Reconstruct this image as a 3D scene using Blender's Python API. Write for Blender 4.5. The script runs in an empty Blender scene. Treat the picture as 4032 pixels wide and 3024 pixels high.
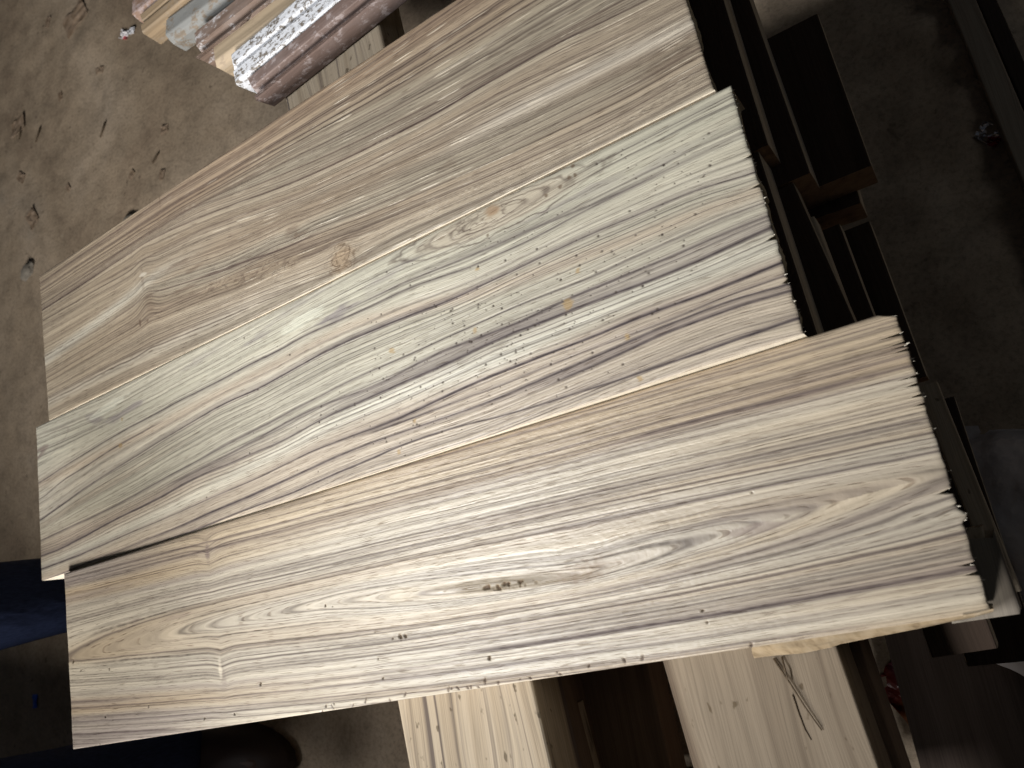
import bpy, bmesh, math, random
import numpy as np
from mathutils import Vector, Matrix

# ------------------------------------------------------------------ camera, world, lamps, exposure
sc = bpy.context.scene
COL = sc.collection
CAM_H = 1.05                      # lens above the ground
F_PX = 3100.0                     # focal length in photo pixels (4032 wide)
N = np.array([.62, .14, 1.0]); N /= np.linalg.norm(N)       # straight down, seen from the camera
EX = np.array([1.0, 0, 0]); AX = EX - (EX @ N) * N; AX /= np.linalg.norm(AX)
AZ = -N; AY = np.cross(AZ, AX)
ROT = np.array([AX, AY, AZ])

def at(x, y, z):
    """point of the place at height z that the photograph shows at pixel x, y"""
    r = ROT @ np.array([x - 2016.0, y - 1512.0, F_PX])
    t = (z - CAM_H) / r[2]
    return r * t + np.array([0, 0, CAM_H])

cam = bpy.data.cameras.new('camera'); cam_o = bpy.data.objects.new('camera', cam); COL.objects.link(cam_o)
R3 = np.array([ROT @ EX, ROT @ np.array([0, -1.0, 0]), ROT @ np.array([0, 0, -1.0])]).T
M4 = Matrix(R3.tolist()).to_4x4(); M4.translation = (0, 0, CAM_H); cam_o.matrix_world = M4
cam.sensor_width = 36; cam.lens = F_PX / 4032 * 36
cam.clip_start = .01; cam.clip_end = 100
cam.dof.use_dof = True; cam.dof.focus_distance = .78; cam.dof.aperture_fstop = 9.0
sc.camera = cam_o
sc.view_settings.view_transform = 'Standard'; sc.view_settings.look = 'None'
sc.view_settings.exposure = 0.0; sc.view_settings.gamma = 1
sc.cycles.max_bounces = 6

world = bpy.data.worlds.new('World'); sc.world = world; world.use_nodes = True
bg = world.node_tree.nodes['Background']
bg.inputs[0].default_value = (.62, .68, .80, 1); bg.inputs[1].default_value = .024

def area_lamp(name, loc, target, sx, sy, power, colour, spread=180):
    l = bpy.data.lights.new(name, 'AREA'); l.shape = 'RECTANGLE'; l.size = sx; l.size_y = sy
    l.energy = power; l.color = colour; l.spread = math.radians(spread)
    o = bpy.data.objects.new(name, l); COL.objects.link(o)
    o.location = loc
    o.rotation_euler = (Vector(target) - Vector(loc)).to_track_quat('-Z', 'Y').to_euler()
    return o
# daylight from the open side of the shed, and the paler roof light on the left
area_lamp('doorway_light', (-1.25, -2.85, 1.75), (-1.15, .05, .4), 1.4, .9, 32, (1.0, .975, .935), 64)
area_lamp('roof_light', (-1.75, -.55, 2.75), (-.55, -.03, .43), .6, .38, 8.5, (.96, .98, 1.0), 52)
area_lamp('back_opening_light', (1.3, .75, 1.5), (.12, .3, .0), .5, .4, .45, (.93, .97, 1.0), 120)

# ------------------------------------------------------------------ numpy noise
def _hash(ix, iy, seed):
    h = (ix.astype(np.int64) * 374761393 + iy.astype(np.int64) * 668265263 + seed * 1442695041) & 0xFFFFFFFF
    h = ((h ^ (h >> 13)) * 1274126177) & 0xFFFFFFFF
    h = h ^ (h >> 16)
    return (h & 0xFFFFFF) / float(0xFFFFFF) * 2 - 1

def vn(x, y, seed=0):
    x, y = np.broadcast_arrays(np.asarray(x, float), np.asarray(y, float))
    ix = np.floor(x); iy = np.floor(y); fx = x - ix; fy = y - iy
    fx = fx * fx * fx * (fx * (fx * 6 - 15) + 10); fy = fy * fy * fy * (fy * (fy * 6 - 15) + 10)
    a = _hash(ix, iy, seed); b = _hash(ix + 1, iy, seed); c = _hash(ix, iy + 1, seed); d = _hash(ix + 1, iy + 1, seed)
    return (a + (b - a) * fx) * (1 - fy) + (c + (d - c) * fx) * fy

def fbm(x, y, seed=0, oct=4):
    s = 0; a = .5; n = 0
    for i in range(oct):
        s = s + a * vn(np.asarray(x) * 2 ** i, np.asarray(y) * 2 ** i, seed + 17 * i); n += a; a *= .5
    return s / n

def sstep(a, b, x):
    t = np.clip((x - a) / (b - a), 0, 1); return t * t * (3 - 2 * t)

# ------------------------------------------------------------------ node helpers
class NT:
    def __init__(self, name):
        self.m = bpy.data.materials.new(name); self.m.use_nodes = True
        self.t = self.m.node_tree; self.b = self.t.nodes['Principled BSDF']
    def n(self, typ, **kw):
        nd = self.t.nodes.new(typ)
        for k, v in kw.items(): setattr(nd, k, v)
        return nd
    def l(self, a, b): self.t.links.new(a, b)
    def mapping(self, src, scale, loc=(0, 0, 0), rot=(0, 0, 0)):
        m = self.n('ShaderNodeMapping'); self.l(src, m.inputs[0])
        m.inputs['Scale'].default_value = scale; m.inputs['Location'].default_value = loc; m.inputs['Rotation'].default_value = rot
        return m.outputs[0]
    def noise(self, src, scale=1, detail=3, rough=.55, dist=0):
        q = self.n('ShaderNodeTexNoise'); self.l(src, q.inputs['Vector'])
        q.inputs['Scale'].default_value = scale; q.inputs['Detail'].default_value = detail
        q.inputs['Roughness'].default_value = rough; q.inputs['Distortion'].default_value = dist
        return q.outputs[0]
    def ramp(self, src, stops, interp='LINEAR'):
        r = self.n('ShaderNodeValToRGB'); self.l(src, r.inputs[0]); e = r.color_ramp; e.interpolation = interp
        while len(e.elements) < len(stops): e.elements.new(.5)
        for el, (p, c) in zip(e.elements, stops):
            el.position = p
            el.color = (c, c, c, 1) if isinstance(c, (int, float)) else (*c, 1)
        return r.outputs[0]
    def mix(self, a, b, fac, mode='MIX'):
        x = self.n('ShaderNodeMix', data_type='RGBA', blend_type=mode)
        for s, v in ((x.inputs[6], a), (x.inputs[7], b), (x.inputs[0], fac)):
            if isinstance(v, (int, float)): s.default_value = v if s.type == 'VALUE' else (v, v, v, 1)
            elif isinstance(v, tuple): s.default_value = (*v, 1)
            else: self.l(v, s)
        return x.outputs[2]
    def math(self, op, a, b=0.0):
        x = self.n('ShaderNodeMath', operation=op)
        for s, v in zip(x.inputs, (a, b)):
            if isinstance(v, (int, float)): s.default_value = v
            else: self.l(v, s)
        return x.outputs[0]
    def bump(self, h, strength=.3, dist=.001, prev=None):
        b = self.n('ShaderNodeBump'); self.l(h, b.inputs['Height'])
        b.inputs['Strength'].default_value = strength; b.inputs['Distance'].default_value = dist
        if prev: self.l(prev, b.inputs['Normal'])
        return b.outputs[0]
    def done(self, col=None, rough=.6, normal=None, spec=.4, metal=0):
        if col is not None:
            if isinstance(col, tuple): self.b.inputs['Base Color'].default_value = (*col, 1)
            else: self.l(col, self.b.inputs['Base Color'])
        if isinstance(rough, (int, float)): self.b.inputs['Roughness'].default_value = rough
        else: self.l(rough, self.b.inputs['Roughness'])
        if normal: self.l(normal, self.b.inputs['Normal'])
        self.b.inputs['Specular IOR Level'].default_value = spec; self.b.inputs['Metallic'].default_value = metal
        return self.m
    def objco(self, per_object=True):
        tc = self.n('ShaderNodeTexCoord')
        if not per_object: return tc.outputs['Object']
        oi = self.n('ShaderNodeObjectInfo')
        mul = self.n('ShaderNodeVectorMath', operation='SCALE'); cmb = self.n('ShaderNodeCombineXYZ')
        for i in range(3): self.l(oi.outputs['Random'], cmb.inputs[i])
        self.l(cmb.outputs[0], mul.inputs[0]); mul.inputs[3].default_value = 37.0
        add = self.n('ShaderNodeVectorMath', operation='ADD')
        self.l(tc.outputs['Object'], add.inputs[0]); self.l(mul.outputs[0], add.inputs[1])
        return add.outputs[0]

def wood_mat(name, pale, mid, dark, bands=38, rough=.55, streak=.5, spots=0.0):
    """sawn board, grain along local X"""
    k = NT(name); co = k.objco()
    warp = k.noise(k.mapping(co, (2.2, 9, 9)), 1, 2)
    wv = k.n('ShaderNodeCombineXYZ'); k.l(k.math('MULTIPLY', warp, .06), wv.inputs[1])
    ad = k.n('ShaderNodeVectorMath', operation='ADD'); k.l(co, ad.inputs[0]); k.l(wv.outputs[0], ad.inputs[1]); co2 = ad.outputs[0]
    g = k.noise(k.mapping(co2, (.7, bands, bands)), 1, 3, .6)
    base = k.ramp(g, [(.30, dark), (.42, mid), (.56, pale), (.75, mid)])
    st = k.ramp(k.noise(k.mapping(co2, (.5, bands * 2.6, bands * 2.6)), 1, 2, .5), [(.30, 1.0), (.43, 0.0)])
    base = k.mix(base, dark, k.math('MULTIPLY', st, streak))
    fib = k.noise(k.mapping(co2, (14, 900, 900)), 1, 2, .6)
    base = k.mix(base, k.ramp(fib, [(.25, .62), (.6, 1.0)]), .8, 'MULTIPLY')
    if spots:
        sp = k.ramp(k.noise(k.mapping(co, (60, 95, 95)), 1, 2), [(.66, 0.0), (.72, 1.0)])
        base = k.mix(base, (dark[0] * .6, dark[1] * .55, dark[2] * .4), k.math('MULTIPLY', sp, spots))
    nz = k.bump(fib, .35, .0006, k.bump(g, .3, .001))
    return k.done(base, min(rough + .2, .9), nz, .10)

M = {}
M['pale_board'] = wood_mat('pale_sawn_teak', (.37, .305, .225), (.30, .24, .17), (.10, .078, .066), 58, .6, .95, .7)
M['wide_board'] = wood_mat('wide_sawn_board', (.205, .163, .118), (.175, .137, .098), (.105, .078, .055), 20, .62, .55, .7)
M['brown_board'] = wood_mat('brown_sawn_board', (.17, .12, .085), (.14, .10, .07), (.08, .055, .04), 30, .65, .4)
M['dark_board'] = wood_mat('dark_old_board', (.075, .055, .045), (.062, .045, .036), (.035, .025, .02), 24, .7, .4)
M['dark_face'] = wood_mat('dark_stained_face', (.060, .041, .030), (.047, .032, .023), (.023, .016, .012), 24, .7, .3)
M['fresh_edge'] = wood_mat('fresh_sawn_edge', (.42, .36, .28), (.36, .31, .24), (.25, .20, .15), 40, .7, .2)
M['fresh_end'] = wood_mat('fresh_sawn_end', (.36, .24, .15), (.30, .19, .12), (.20, .13, .08), 60, .7, .2)
M['grey_board'] = wood_mat('grey_weathered_board', (.27, .235, .19), (.22, .19, .155), (.13, .11, .09), 24, .75, .3)

M['brown_rail'] = wood_mat('brown_weathered_rail', (.30, .25, .19), (.25, .20, .15), (.12, .095, .075), 24, .75, .3)
# freshly planed plank face: colour comes from the plank's own grain field, fibres and pores from nodes
def plank_mat(name, rough=.38, spec=.5):
    k = NT(name)
    ac = k.n('ShaderNodeAttribute', attribute_name='grain_colour'); ag = k.n('ShaderNodeAttribute', attribute_name='grain_flow')
    col = ac.outputs['Color']; fl = ag.outputs['Vector']
    fine = k.noise(k.mapping(fl, (9, 800, 1)), 1, 2, .6)
    pore = k.ramp(k.noise(k.mapping(fl, (45, 1100, 1), (3.1, 7.7, 0)), 1, 1, .5), [(.30, 1.0), (.40, 0.0)])
    mid = k.noise(k.mapping(fl, (5, 330, 1), (9.2, 1.3, 0)), 1, 3, .6)
    col = k.mix(col, k.ramp(fine, [(.25, .74), (.62, 1.05)]), .8, 'MULTIPLY')
    col = k.mix(col, k.ramp(mid, [(.30, .74), (.58, 1.05)]), .75, 'MULTIPLY')
    col = k.mix(col, k.mix(col, (.42, .36, .33), 1.0, 'MULTIPLY'), k.math('MULTIPLY', pore, .62))
    # faint cross marks of the planer and fuzz
    cross = k.noise(k.mapping(fl, (420, 60, 1), (1.7, 2.2, 0)), 1, 2, .6)
    fuzz = k.noise(k.mapping(fl, (230, 900, 1), (5, 5, 0)), 1, 3, .7)
    nz = k.bump(fine, .5, .0005)
    nz = k.bump(pore, .5, -.0004, nz)
    nz = k.bump(cross, .12, .0004, nz)
    nz = k.bump(fuzz, .42, .0005, nz)
    rg = k.ramp(mid, [(.3, rough + .12), (.65, rough - .04)])
    m = k.done(col, rg, nz, spec)
    lum = k.n('ShaderNodeRGBToBW'); k.l(col, lum.inputs[0])
    k.l(k.ramp(lum.outputs[0], [(.08, .06), (.38, spec)]), k.b.inputs['Specular IOR Level'])     # open dark pores do not shine
    return m
M['plank_face'] = plank_mat('planed_teak_face')
k = NT('sawn_teak_edge'); co = k.objco()
g = k.noise(k.mapping(co, (9, 160, 60)), 1, 3, .6)
sawm = k.noise(k.mapping(co, (260, 8, 30)), 1, 2, .5)
c = k.ramp(g, [(.3, (.64, .56, .44)), (.5, (.74, .66, .53)), (.7, (.80, .73, .61))])
c = k.mix(c, k.ramp(sawm, [(.3, .8), (.6, 1.0)]), .6, 'MULTIPLY')
M['plank_side'] = k.done(c, .6, k.bump(sawm, .3, .0006, k.bump(g, .3, .0005)), .35)
k = NT('rough_end_grain'); co = k.objco()
g = k.noise(k.mapping(co, (60, 70, 240)), 1, 3, .65); g2 = k.noise(k.mapping(co, (20, 25, 30)), 1, 3)
c = k.ramp(g, [(.3, (.28, .24, .17)), (.55, (.48, .43, .31)), (.75, (.58, .51, .38))])
c = k.mix(c, k.ramp(g2, [(.35, .5), (.6, 1.0)]), .8, 'MULTIPLY')
M['plank_end'] = k.done(c, .75, k.bump(g, .7, .0015), .2)

# ------------------------------------------------------------------ object helpers
def tag(o, label=None, cat=None, group=None, kind=None):
    if label: o['label'] = label
    if cat: o['category'] = cat
    if group: o['group'] = group
    if kind: o['kind'] = kind
    return o

def link(name, me, mat=None, parent=None):
    o = bpy.data.objects.new(name, me); COL.objects.link(o)
    if mat is not None and not me.materials: me.materials.append(mat)
    if parent: o.parent = parent
    return o

def from_bm(name, bm, mat, parent=None, smooth=False):
    bmesh.ops.recalc_face_normals(bm, faces=bm.faces)
    me = bpy.data.meshes.new(name); bm.to_mesh(me); bm.free()
    if smooth: me.shade_smooth()
    return link(name, me, mat, parent)

def grid_mesh(name, P, smooth=True):
    """P: (nu, nv, 3) array -> mesh"""
    nu, nv = P.shape[:2]
    idx = np.arange(nu * nv).reshape(nu, nv)
    q = np.stack([idx[:-1, :-1], idx[1:, :-1], idx[1:, 1:], idx[:-1, 1:]], -1).reshape(-1, 4)
    return raw_mesh(name, P.reshape(-1, 3), q, smooth)

def raw_mesh(name, V, Q, smooth=True):
    me = bpy.data.meshes.new(name)
    me.vertices.add(len(V)); me.vertices.foreach_set('co', np.ascontiguousarray(V, np.float32).ravel())
    n = len(Q); kk = Q.shape[1]
    me.loops.add(n * kk); me.loops.foreach_set('vertex_index', np.ascontiguousarray(Q, np.int32).ravel())
    me.polygons.add(n); me.polygons.foreach_set('loop_start', np.arange(0, n * kk, kk, dtype=np.int32))
    me.polygons.foreach_set('use_smooth', np.full(n, smooth))
    me.update(calc_edges=True); me.validate()
    return me

# ------------------------------------------------------------------ the ground
def gz(x, y):
    x = np.asarray(x, float); y = np.asarray(y, float)
    lump = np.clip(fbm(x * 7, y * 7, 9, 4) - .2, 0, 1) * .05 * sstep(-.3, .0, x) + .020 * fbm(x * 18, y * 28, 31, 5) * sstep(-.25, .0, x)
    return .010 * fbm(x * 2.1, y * 2.1, 3, 3) + .003 * fbm(x * 11, y * 11, 5, 3) + .0015 * fbm(x * 34, y * 34, 6, 2) + lump - .012

def on_ground(x, y, up=0.0):
    p = at(x, y, 0.0)
    for _ in range(4): p = at(x, y, float(gz(p[0], p[1])) + up)
    return p

def ground():
    k = NT('packed_dirt_floor'); co = k.objco(False)
    a = k.noise(k.mapping(co, (2.2, 2.2, 2.2)), 1, 5, .62, .4)
    b = k.noise(k.mapping(co, (17, 17, 17), (3, 8, 0)), 1, 5, .68)
    d = k.noise(k.mapping(co, (150, 150, 150)), 1, 4, .75)
    base = k.ramp(a, [(.30, (.27, .20, .14)), (.48, (.38, .295, .21)), (.60, (.43, .34, .25)), (.75, (.38, .32, .255))])
    base = k.mix(base, k.ramp(b, [(.28, .66), (.50, 1.0), (.72, 1.12)]), .85, 'MULTIPLY')
    base = k.mix(base, k.ramp(d, [(.28, .55), (.55, 1.08)]), .8, 'MULTIPLY')
    chip = k.ramp(k.noise(k.mapping(co, (46, 46, 46), (1, 2, 0)), 1, 2, .5), [(.715, 0.0), (.75, 1.0)])
    base = k.mix(base, (.42, .34, .25), k.math('MULTIPLY', chip, .55))
    dk = k.ramp(k.noise(k.mapping(co, (33, 33, 33), (7, 4, 0)), 1, 3, .6), [(.27, 1.0), (.33, 0.0)])
    base = k.mix(base, (.09, .065, .045), k.math('MULTIPLY', dk, .6))
    nz = k.bump(d, .45, .002, k.bump(b, .4, .006))
    m = k.done(base, .9, nz, .15)
    nx, ny = 420, 330
    xs = np.linspace(-4.4, 2.4, nx); ys = np.linspace(-2.6, 2.6, ny)
    X, Y = np.meshgrid(xs, ys, indexing='ij')
    Z = gz(X, Y)
    Pn = np.stack([X, Y, Z], -1)
    o = link('ground', grid_mesh('ground', Pn), m); tag(o, kind='structure')
    # far sheet, a little lower, out to the horizon
    bm = bmesh.new(); s = 40
    for r0 in ((-s, -s, s, -2.55), (-s, 2.55, s, s), (-s, -2.55, -4.35, 2.55), (2.35, -2.55, s, 2.55)):
        vs = [bm.verts.new((x, y, -.03)) for x, y in ((r0[0], r0[1]), (r0[2], r0[1]), (r0[2], r0[3]), (r0[0], r0[3]))]
        bm.faces.new(vs)
    o2 = from_bm('outer_ground', bm, m); tag(o2, kind='structure')
ground()

# unseen wall, added to keep daylight off the near floor and lower right
k = NT('rough_plaster'); n_ = k.noise(k.objco(False), 14, 4); M['plaster'] = k.done(k.ramp(n_, [(.3, (.22, .19, .16)), (.7, (.34, .31, .27))]), .9, k.bump(n_, .5, .006), .15)
bm = bmesh.new(); bmesh.ops.create_cube(bm, size=1)
for v in bm.verts: v.co = Vector((v.co.x * 5.4 - 1.0, v.co.y * .14 - 1.33, v.co.z * .90 + .37))
bmesh.ops.bevel(bm, geom=bm.edges[:], offset=.012, segments=2, affect='EDGES')
tag(from_bm('added_shade_wall', bm, M['plaster']), kind='structure')

# ------------------------------------------------------------------ the three planks
class Plank:
    def __init__(self, quad, zs, thick, nu=1000, nv=400):
        self.c = [at(x, y, z) for (x, y), z in zip(quad, zs)]        # TL TR BR BL
        TL, TR, BR, BL = self.c
        self.L = .5 * (np.linalg.norm(TR - TL) + np.linalg.norm(BR - BL)); self.W = .5 * (np.linalg.norm(BL - TL) + np.linalg.norm(BR - TR))
        self.nu, self.nv, self.thick = nu, nv, thick
        self.zavg = zs
        a, b = np.meshgrid(np.linspace(0, 1, nu), np.linspace(0, 1, nv), indexing='ij')
        self.a, self.b = a, b; self.u = a * self.L; self.v = b * self.W
        self.dark = np.zeros_like(a)
        self.dz = np.zeros_like(a)
        self.end = np.zeros_like(a)
    def bil(self, a, b):
        TL, TR, BR, BL = self.c
        a = np.asarray(a)[..., None]; b = np.asarray(b)[..., None]
        return TL * (1 - a) * (1 - b) + TR * a * (1 - b) + BR * a * b + BL * (1 - a) * b
    def loc(self, x, y):
        """photo pixel -> u, v on this plank (metres)"""
        TL, TR, BR, BL = self.c
        a, b = .5, .5
        for _ in range(12):
            z = float(self.bil(a, b)[2]); p = at(x, y, z)
            q = self.bil(a, b); e = (p - q)[:2]
            da = ((TR - TL) * (1 - b) + (BR - BL) * b)[:2]; db = ((BL - TL) * (1 - a) + (BR - TR) * a)[:2]
            s = np.linalg.solve(np.array([da, db]).T, e); a += s[0]; b += s[1]
        return a * self.L, b * self.W
    def curve(self, pts):
        uv = np.array([self.loc(*p) for p in pts]); uv = uv[np.argsort(uv[:, 0])]
        uu = self.u[:, 0]
        r = np.interp(uu, uv[:, 0], uv[:, 1])
        # straight continuation past both ends
        for side in (0, -1):
            i0, i1 = (0, 1) if side == 0 else (-1, -2)
            sl = (uv[i1, 1] - uv[i0, 1]) / (uv[i1, 0] - uv[i0, 0]) * .6
            msk = uu < uv[0, 0] if side == 0 else uu > uv[-1, 0]
            r[msk] = uv[i0, 1] + sl * (uu[msk] - uv[i0, 0])
        # smooth
        kx = 55; pad = np.pad(r, kx // 2, mode='edge'); r = np.convolve(pad, np.ones(kx) / kx, 'valid')
        return r
    def flow(self, curves, mids=None):
        """s label whose level lines follow the curves"""
        cs = [self.curve(c) for c in curves]
        m = self.nu // 2
        lab = [c[m] for c in cs]
        # boundaries so that every column is covered
        s = np.empty_like(self.v)
        order = np.argsort(lab); cs = [cs[i] for i in order]; lab = np.array([lab[i] for i in order])
        C = np.array(cs)
        for i in range(1, len(C)): C[i] = np.maximum(C[i], C[i - 1] + .0012)
        vcol = self.v[0]
        for i in range(self.nu):
            x = C[:, i]
            y = np.interp(vcol, x, lab)
            y = np.where(vcol < x[0], lab[0] + (vcol - x[0]), y); y = np.where(vcol > x[-1], lab[-1] + (vcol - x[-1]), y)
            s[i] = y
        kk = np.hanning(43); kk /= kk.sum()
        pad = np.pad(s, ((0, 0), (21, 21)), mode='reflect', reflect_type='odd')
        s = sum(pad[:, i:i + self.nv] * kk[i] for i in range(43))
        self.s = s; self.lab = lab
        return s
    def push(self, x, y, ru, rv, amt):
        """grain bends round a knot"""
        u0, v0 = self.loc(x, y)
        g = np.exp(-((self.u - u0) / ru) ** 2 - ((self.v - v0) / rv) ** 2)
        self.s = self.s - amt * g * np.clip((self.v - v0) / rv, -1, 1)
    def lift(self, x, y, ru, rv, amt):
        u0, v0 = self.loc(x, y)
        self.s = self.s + amt * np.exp(-((self.u - u0) / ru) ** 2 - ((self.v - v0) / rv) ** 2)
    def blob(self, x, y, ru, rv, ang=0, rag=.5, seed=0, fr=90):
        u0, v0 = self.loc(x, y); du = self.u - u0; dv = self.v - v0
        c, s_ = math.cos(ang), math.sin(ang); p = (du * c + dv * s_) / ru; q = (-du * s_ + dv * c) / rv
        d = np.sqrt(p * p + q * q) + rag * fbm(self.u * fr * .3, self.v * fr * 1.4, seed, 3)
        return d
    def seg(self, x0, y0, x1, y1, rv, rag=.4, seed=0, fr=60):
        (a0, b0), (a1, b1) = self.loc(x0, y0), self.loc(x1, y1)
        return self.blob((x0 + x1) / 2, (y0 + y1) / 2, math.hypot(a1 - a0, b1 - b0) / 2, rv, math.atan2(b1 - b0, a1 - a0), rag, seed, fr)
    def build(self, name, rgb, mats, jag, parent=None):
        """top sheet with the grain, sides and bottom, saw-torn right end"""
        a, b, nu, nv = self.a, self.b, self.nu, self.nv
        uu = self.u - jag[None, :] * sstep(self.L - .07, self.L, self.u)
        top = self.bil(uu / self.L, b)
        edge = np.minimum(np.minimum(self.v, self.W - self.v), np.minimum(self.u, self.L - self.u))
        top[..., 2] += self.dz - .0012 * np.exp(-edge / .0012)
        V = [top.reshape(-1, 3)]
        idx = np.arange(nu * nv).reshape(nu, nv)
        Q = [np.stack([idx[:-1, :-1], idx[:-1, 1:], idx[1:, 1:], idx[1:, :-1]], -1).reshape(-1, 4)]
        ring = np.concatenate([idx[:-1, 0], idx[-1, :-1], idx[1:, -1][::-1], idx[0, 1:][::-1]])
        kind = np.concatenate([np.zeros(nu - 1), np.ones(nv - 1), np.zeros(nu - 1), np.full(nv - 1, 2)])
        rp = top.reshape(-1, 3)[ring]
        nr = len(ring); off = nu * nv
        rng = np.arange(nr)
        lower = rp.copy(); lower[:, 2] -= self.thick
        cen = self.bil(np.array(.5), np.array(.5))
        ax = (self.c[1] - self.c[0]); ax = ax / np.linalg.norm(ax)
        is_end = kind == 1
        # the broken right end undercuts unevenly
        lower[is_end] -= ax * (.004 + .006 * (fbm(rng[is_end] * .02, 0.3, 4, 3)[:, None] + .4))
        mid = rp * .5 + lower * .5
        mid[is_end] += ax * .004 * fbm(rng[is_end] * .05, 2.3, 8, 3)[:, None]
        V += [mid, lower, (cen - np.array([0, 0, self.thick]))[None]]
        nx_ = np.roll(rng, -1)
        Q += [np.stack([ring, off + rng, off + nx_, ring[nx_]], -1)[:, ::-1],
              np.stack([off + rng, off + nr + rng, off + nr + nx_, off + nx_], -1)[:, ::-1]]
        bc = off + 2 * nr
        Qb = np.stack([off + nr + nx_, off + nr + rng, np.full(nr, bc), np.full(nr, bc)], -1)[:, ::-1]
        V = np.concatenate(V); Q = np.concatenate(Q)
        me = bpy.data.meshes.new(name)
        T = Qb[:, :3] if False else np.stack([off + nr + rng, off + nr + nx_, np.full(nr, bc)], -1)
        me.vertices.add(len(V))
        # local frame: origin at the left end, X along the plank
        O = self.c[0].copy(); O[2] -= self.thick
        ang = math.atan2(ax[1], ax[0])
        Vl = V - O; ca, sa = math.cos(-ang), math.sin(-ang)
        Vl = np.stack([Vl[:, 0] * ca - Vl[:, 1] * sa, Vl[:, 0] * sa + Vl[:, 1] * ca, Vl[:, 2]], -1)
        me.vertices.foreach_set('co', Vl.astype(np.float32).ravel())
        nq, nt = len(Q), len(T)
        me.loops.add(nq * 4 + nt * 3)
        me.loops.foreach_set('vertex_index', np.concatenate([Q.ravel(), T.ravel()]).astype(np.int32))
        me.polygons.add(nq + nt)
        me.polygons.foreach_set('loop_start', np.concatenate([np.arange(nq) * 4, nq * 4 + np.arange(nt) * 3]).astype(np.int32))
        mi = np.zeros(nq + nt, np.int32); nt0 = (nu - 1) * (nv - 1)
        kk = np.where(kind == 1, 2, 1)
        mi[nt0:nt0 + nr] = kk; mi[nt0 + nr:nt0 + 2 * nr] = kk; mi[nt0 + 2 * nr:] = 1
        sm = np.zeros(nq + nt, bool); sm[:nt0] = True
        for m in mats: me.materials.append(m)
        me.polygons.foreach_set('material_index', mi); me.polygons.foreach_set('use_smooth', sm)
        me.update(calc_edges=True); me.validate()
        ca_ = me.attributes.new('grain_colour', 'FLOAT_COLOR', 'POINT')
        full = np.full((len(V), 4), .35, np.float32); full[:, 3] = 1
        full[:off, :3] = np.clip(rgb, .01, .9).reshape(-1, 3)
        full[off:off + nr, :3] = full[ring, :3]; full[off + nr:off + 2 * nr, :3] = full[ring, :3]
        ca_.data.foreach_set('color', full.ravel())
        fa = me.attributes.new('grain_flow', 'FLOAT_VECTOR', 'POINT')
        fl = np.zeros((len(V), 3), np.float32); fl[:off, 0] = self.u.ravel(); fl[:off, 1] = self.s.ravel()
        fl[off:off + nr] = fl[ring]; fl[off + nr:off + 2 * nr] = fl[ring]
        fa.data.foreach_set('vector', fl.ravel())
        o = link(name, me); o.location = O; o.rotation_euler = (0, 0, ang)
        self.obj = o
        return o

def ring_table(seed, lo, hi, core, tail, n=24000, span=(-.45, .45), flip=.3):
    """darkness of the growth rings along the flow label: a sharp late-wood line that fades to one side"""
    rr = np.random.RandomState(seed); x = np.linspace(span[0], span[1], n); d = np.zeros(n); p = span[0]
    while p < span[1]:
        a = rr.uniform(.25, 1.0) ** 1.3; w = core * rr.uniform(.7, 1.5); tl = tail * rr.uniform(.4, 1.8); sd = 1 if rr.rand() > flip else -1
        i0, i1 = np.searchsorted(x, (p - 8 * tail, p + 8 * tail)); q = (x[i0:i1] - p) * sd
        d[i0:i1] = np.maximum(d[i0:i1], a * np.where(q < 0, np.exp(-(q / w) ** 2), np.maximum(np.exp(-(q / w) ** 2), .55 * np.exp(-q / tl))))
        p += rr.uniform(lo, hi) * (1 if rr.rand() > .25 else .45)
    return x, d

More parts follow.
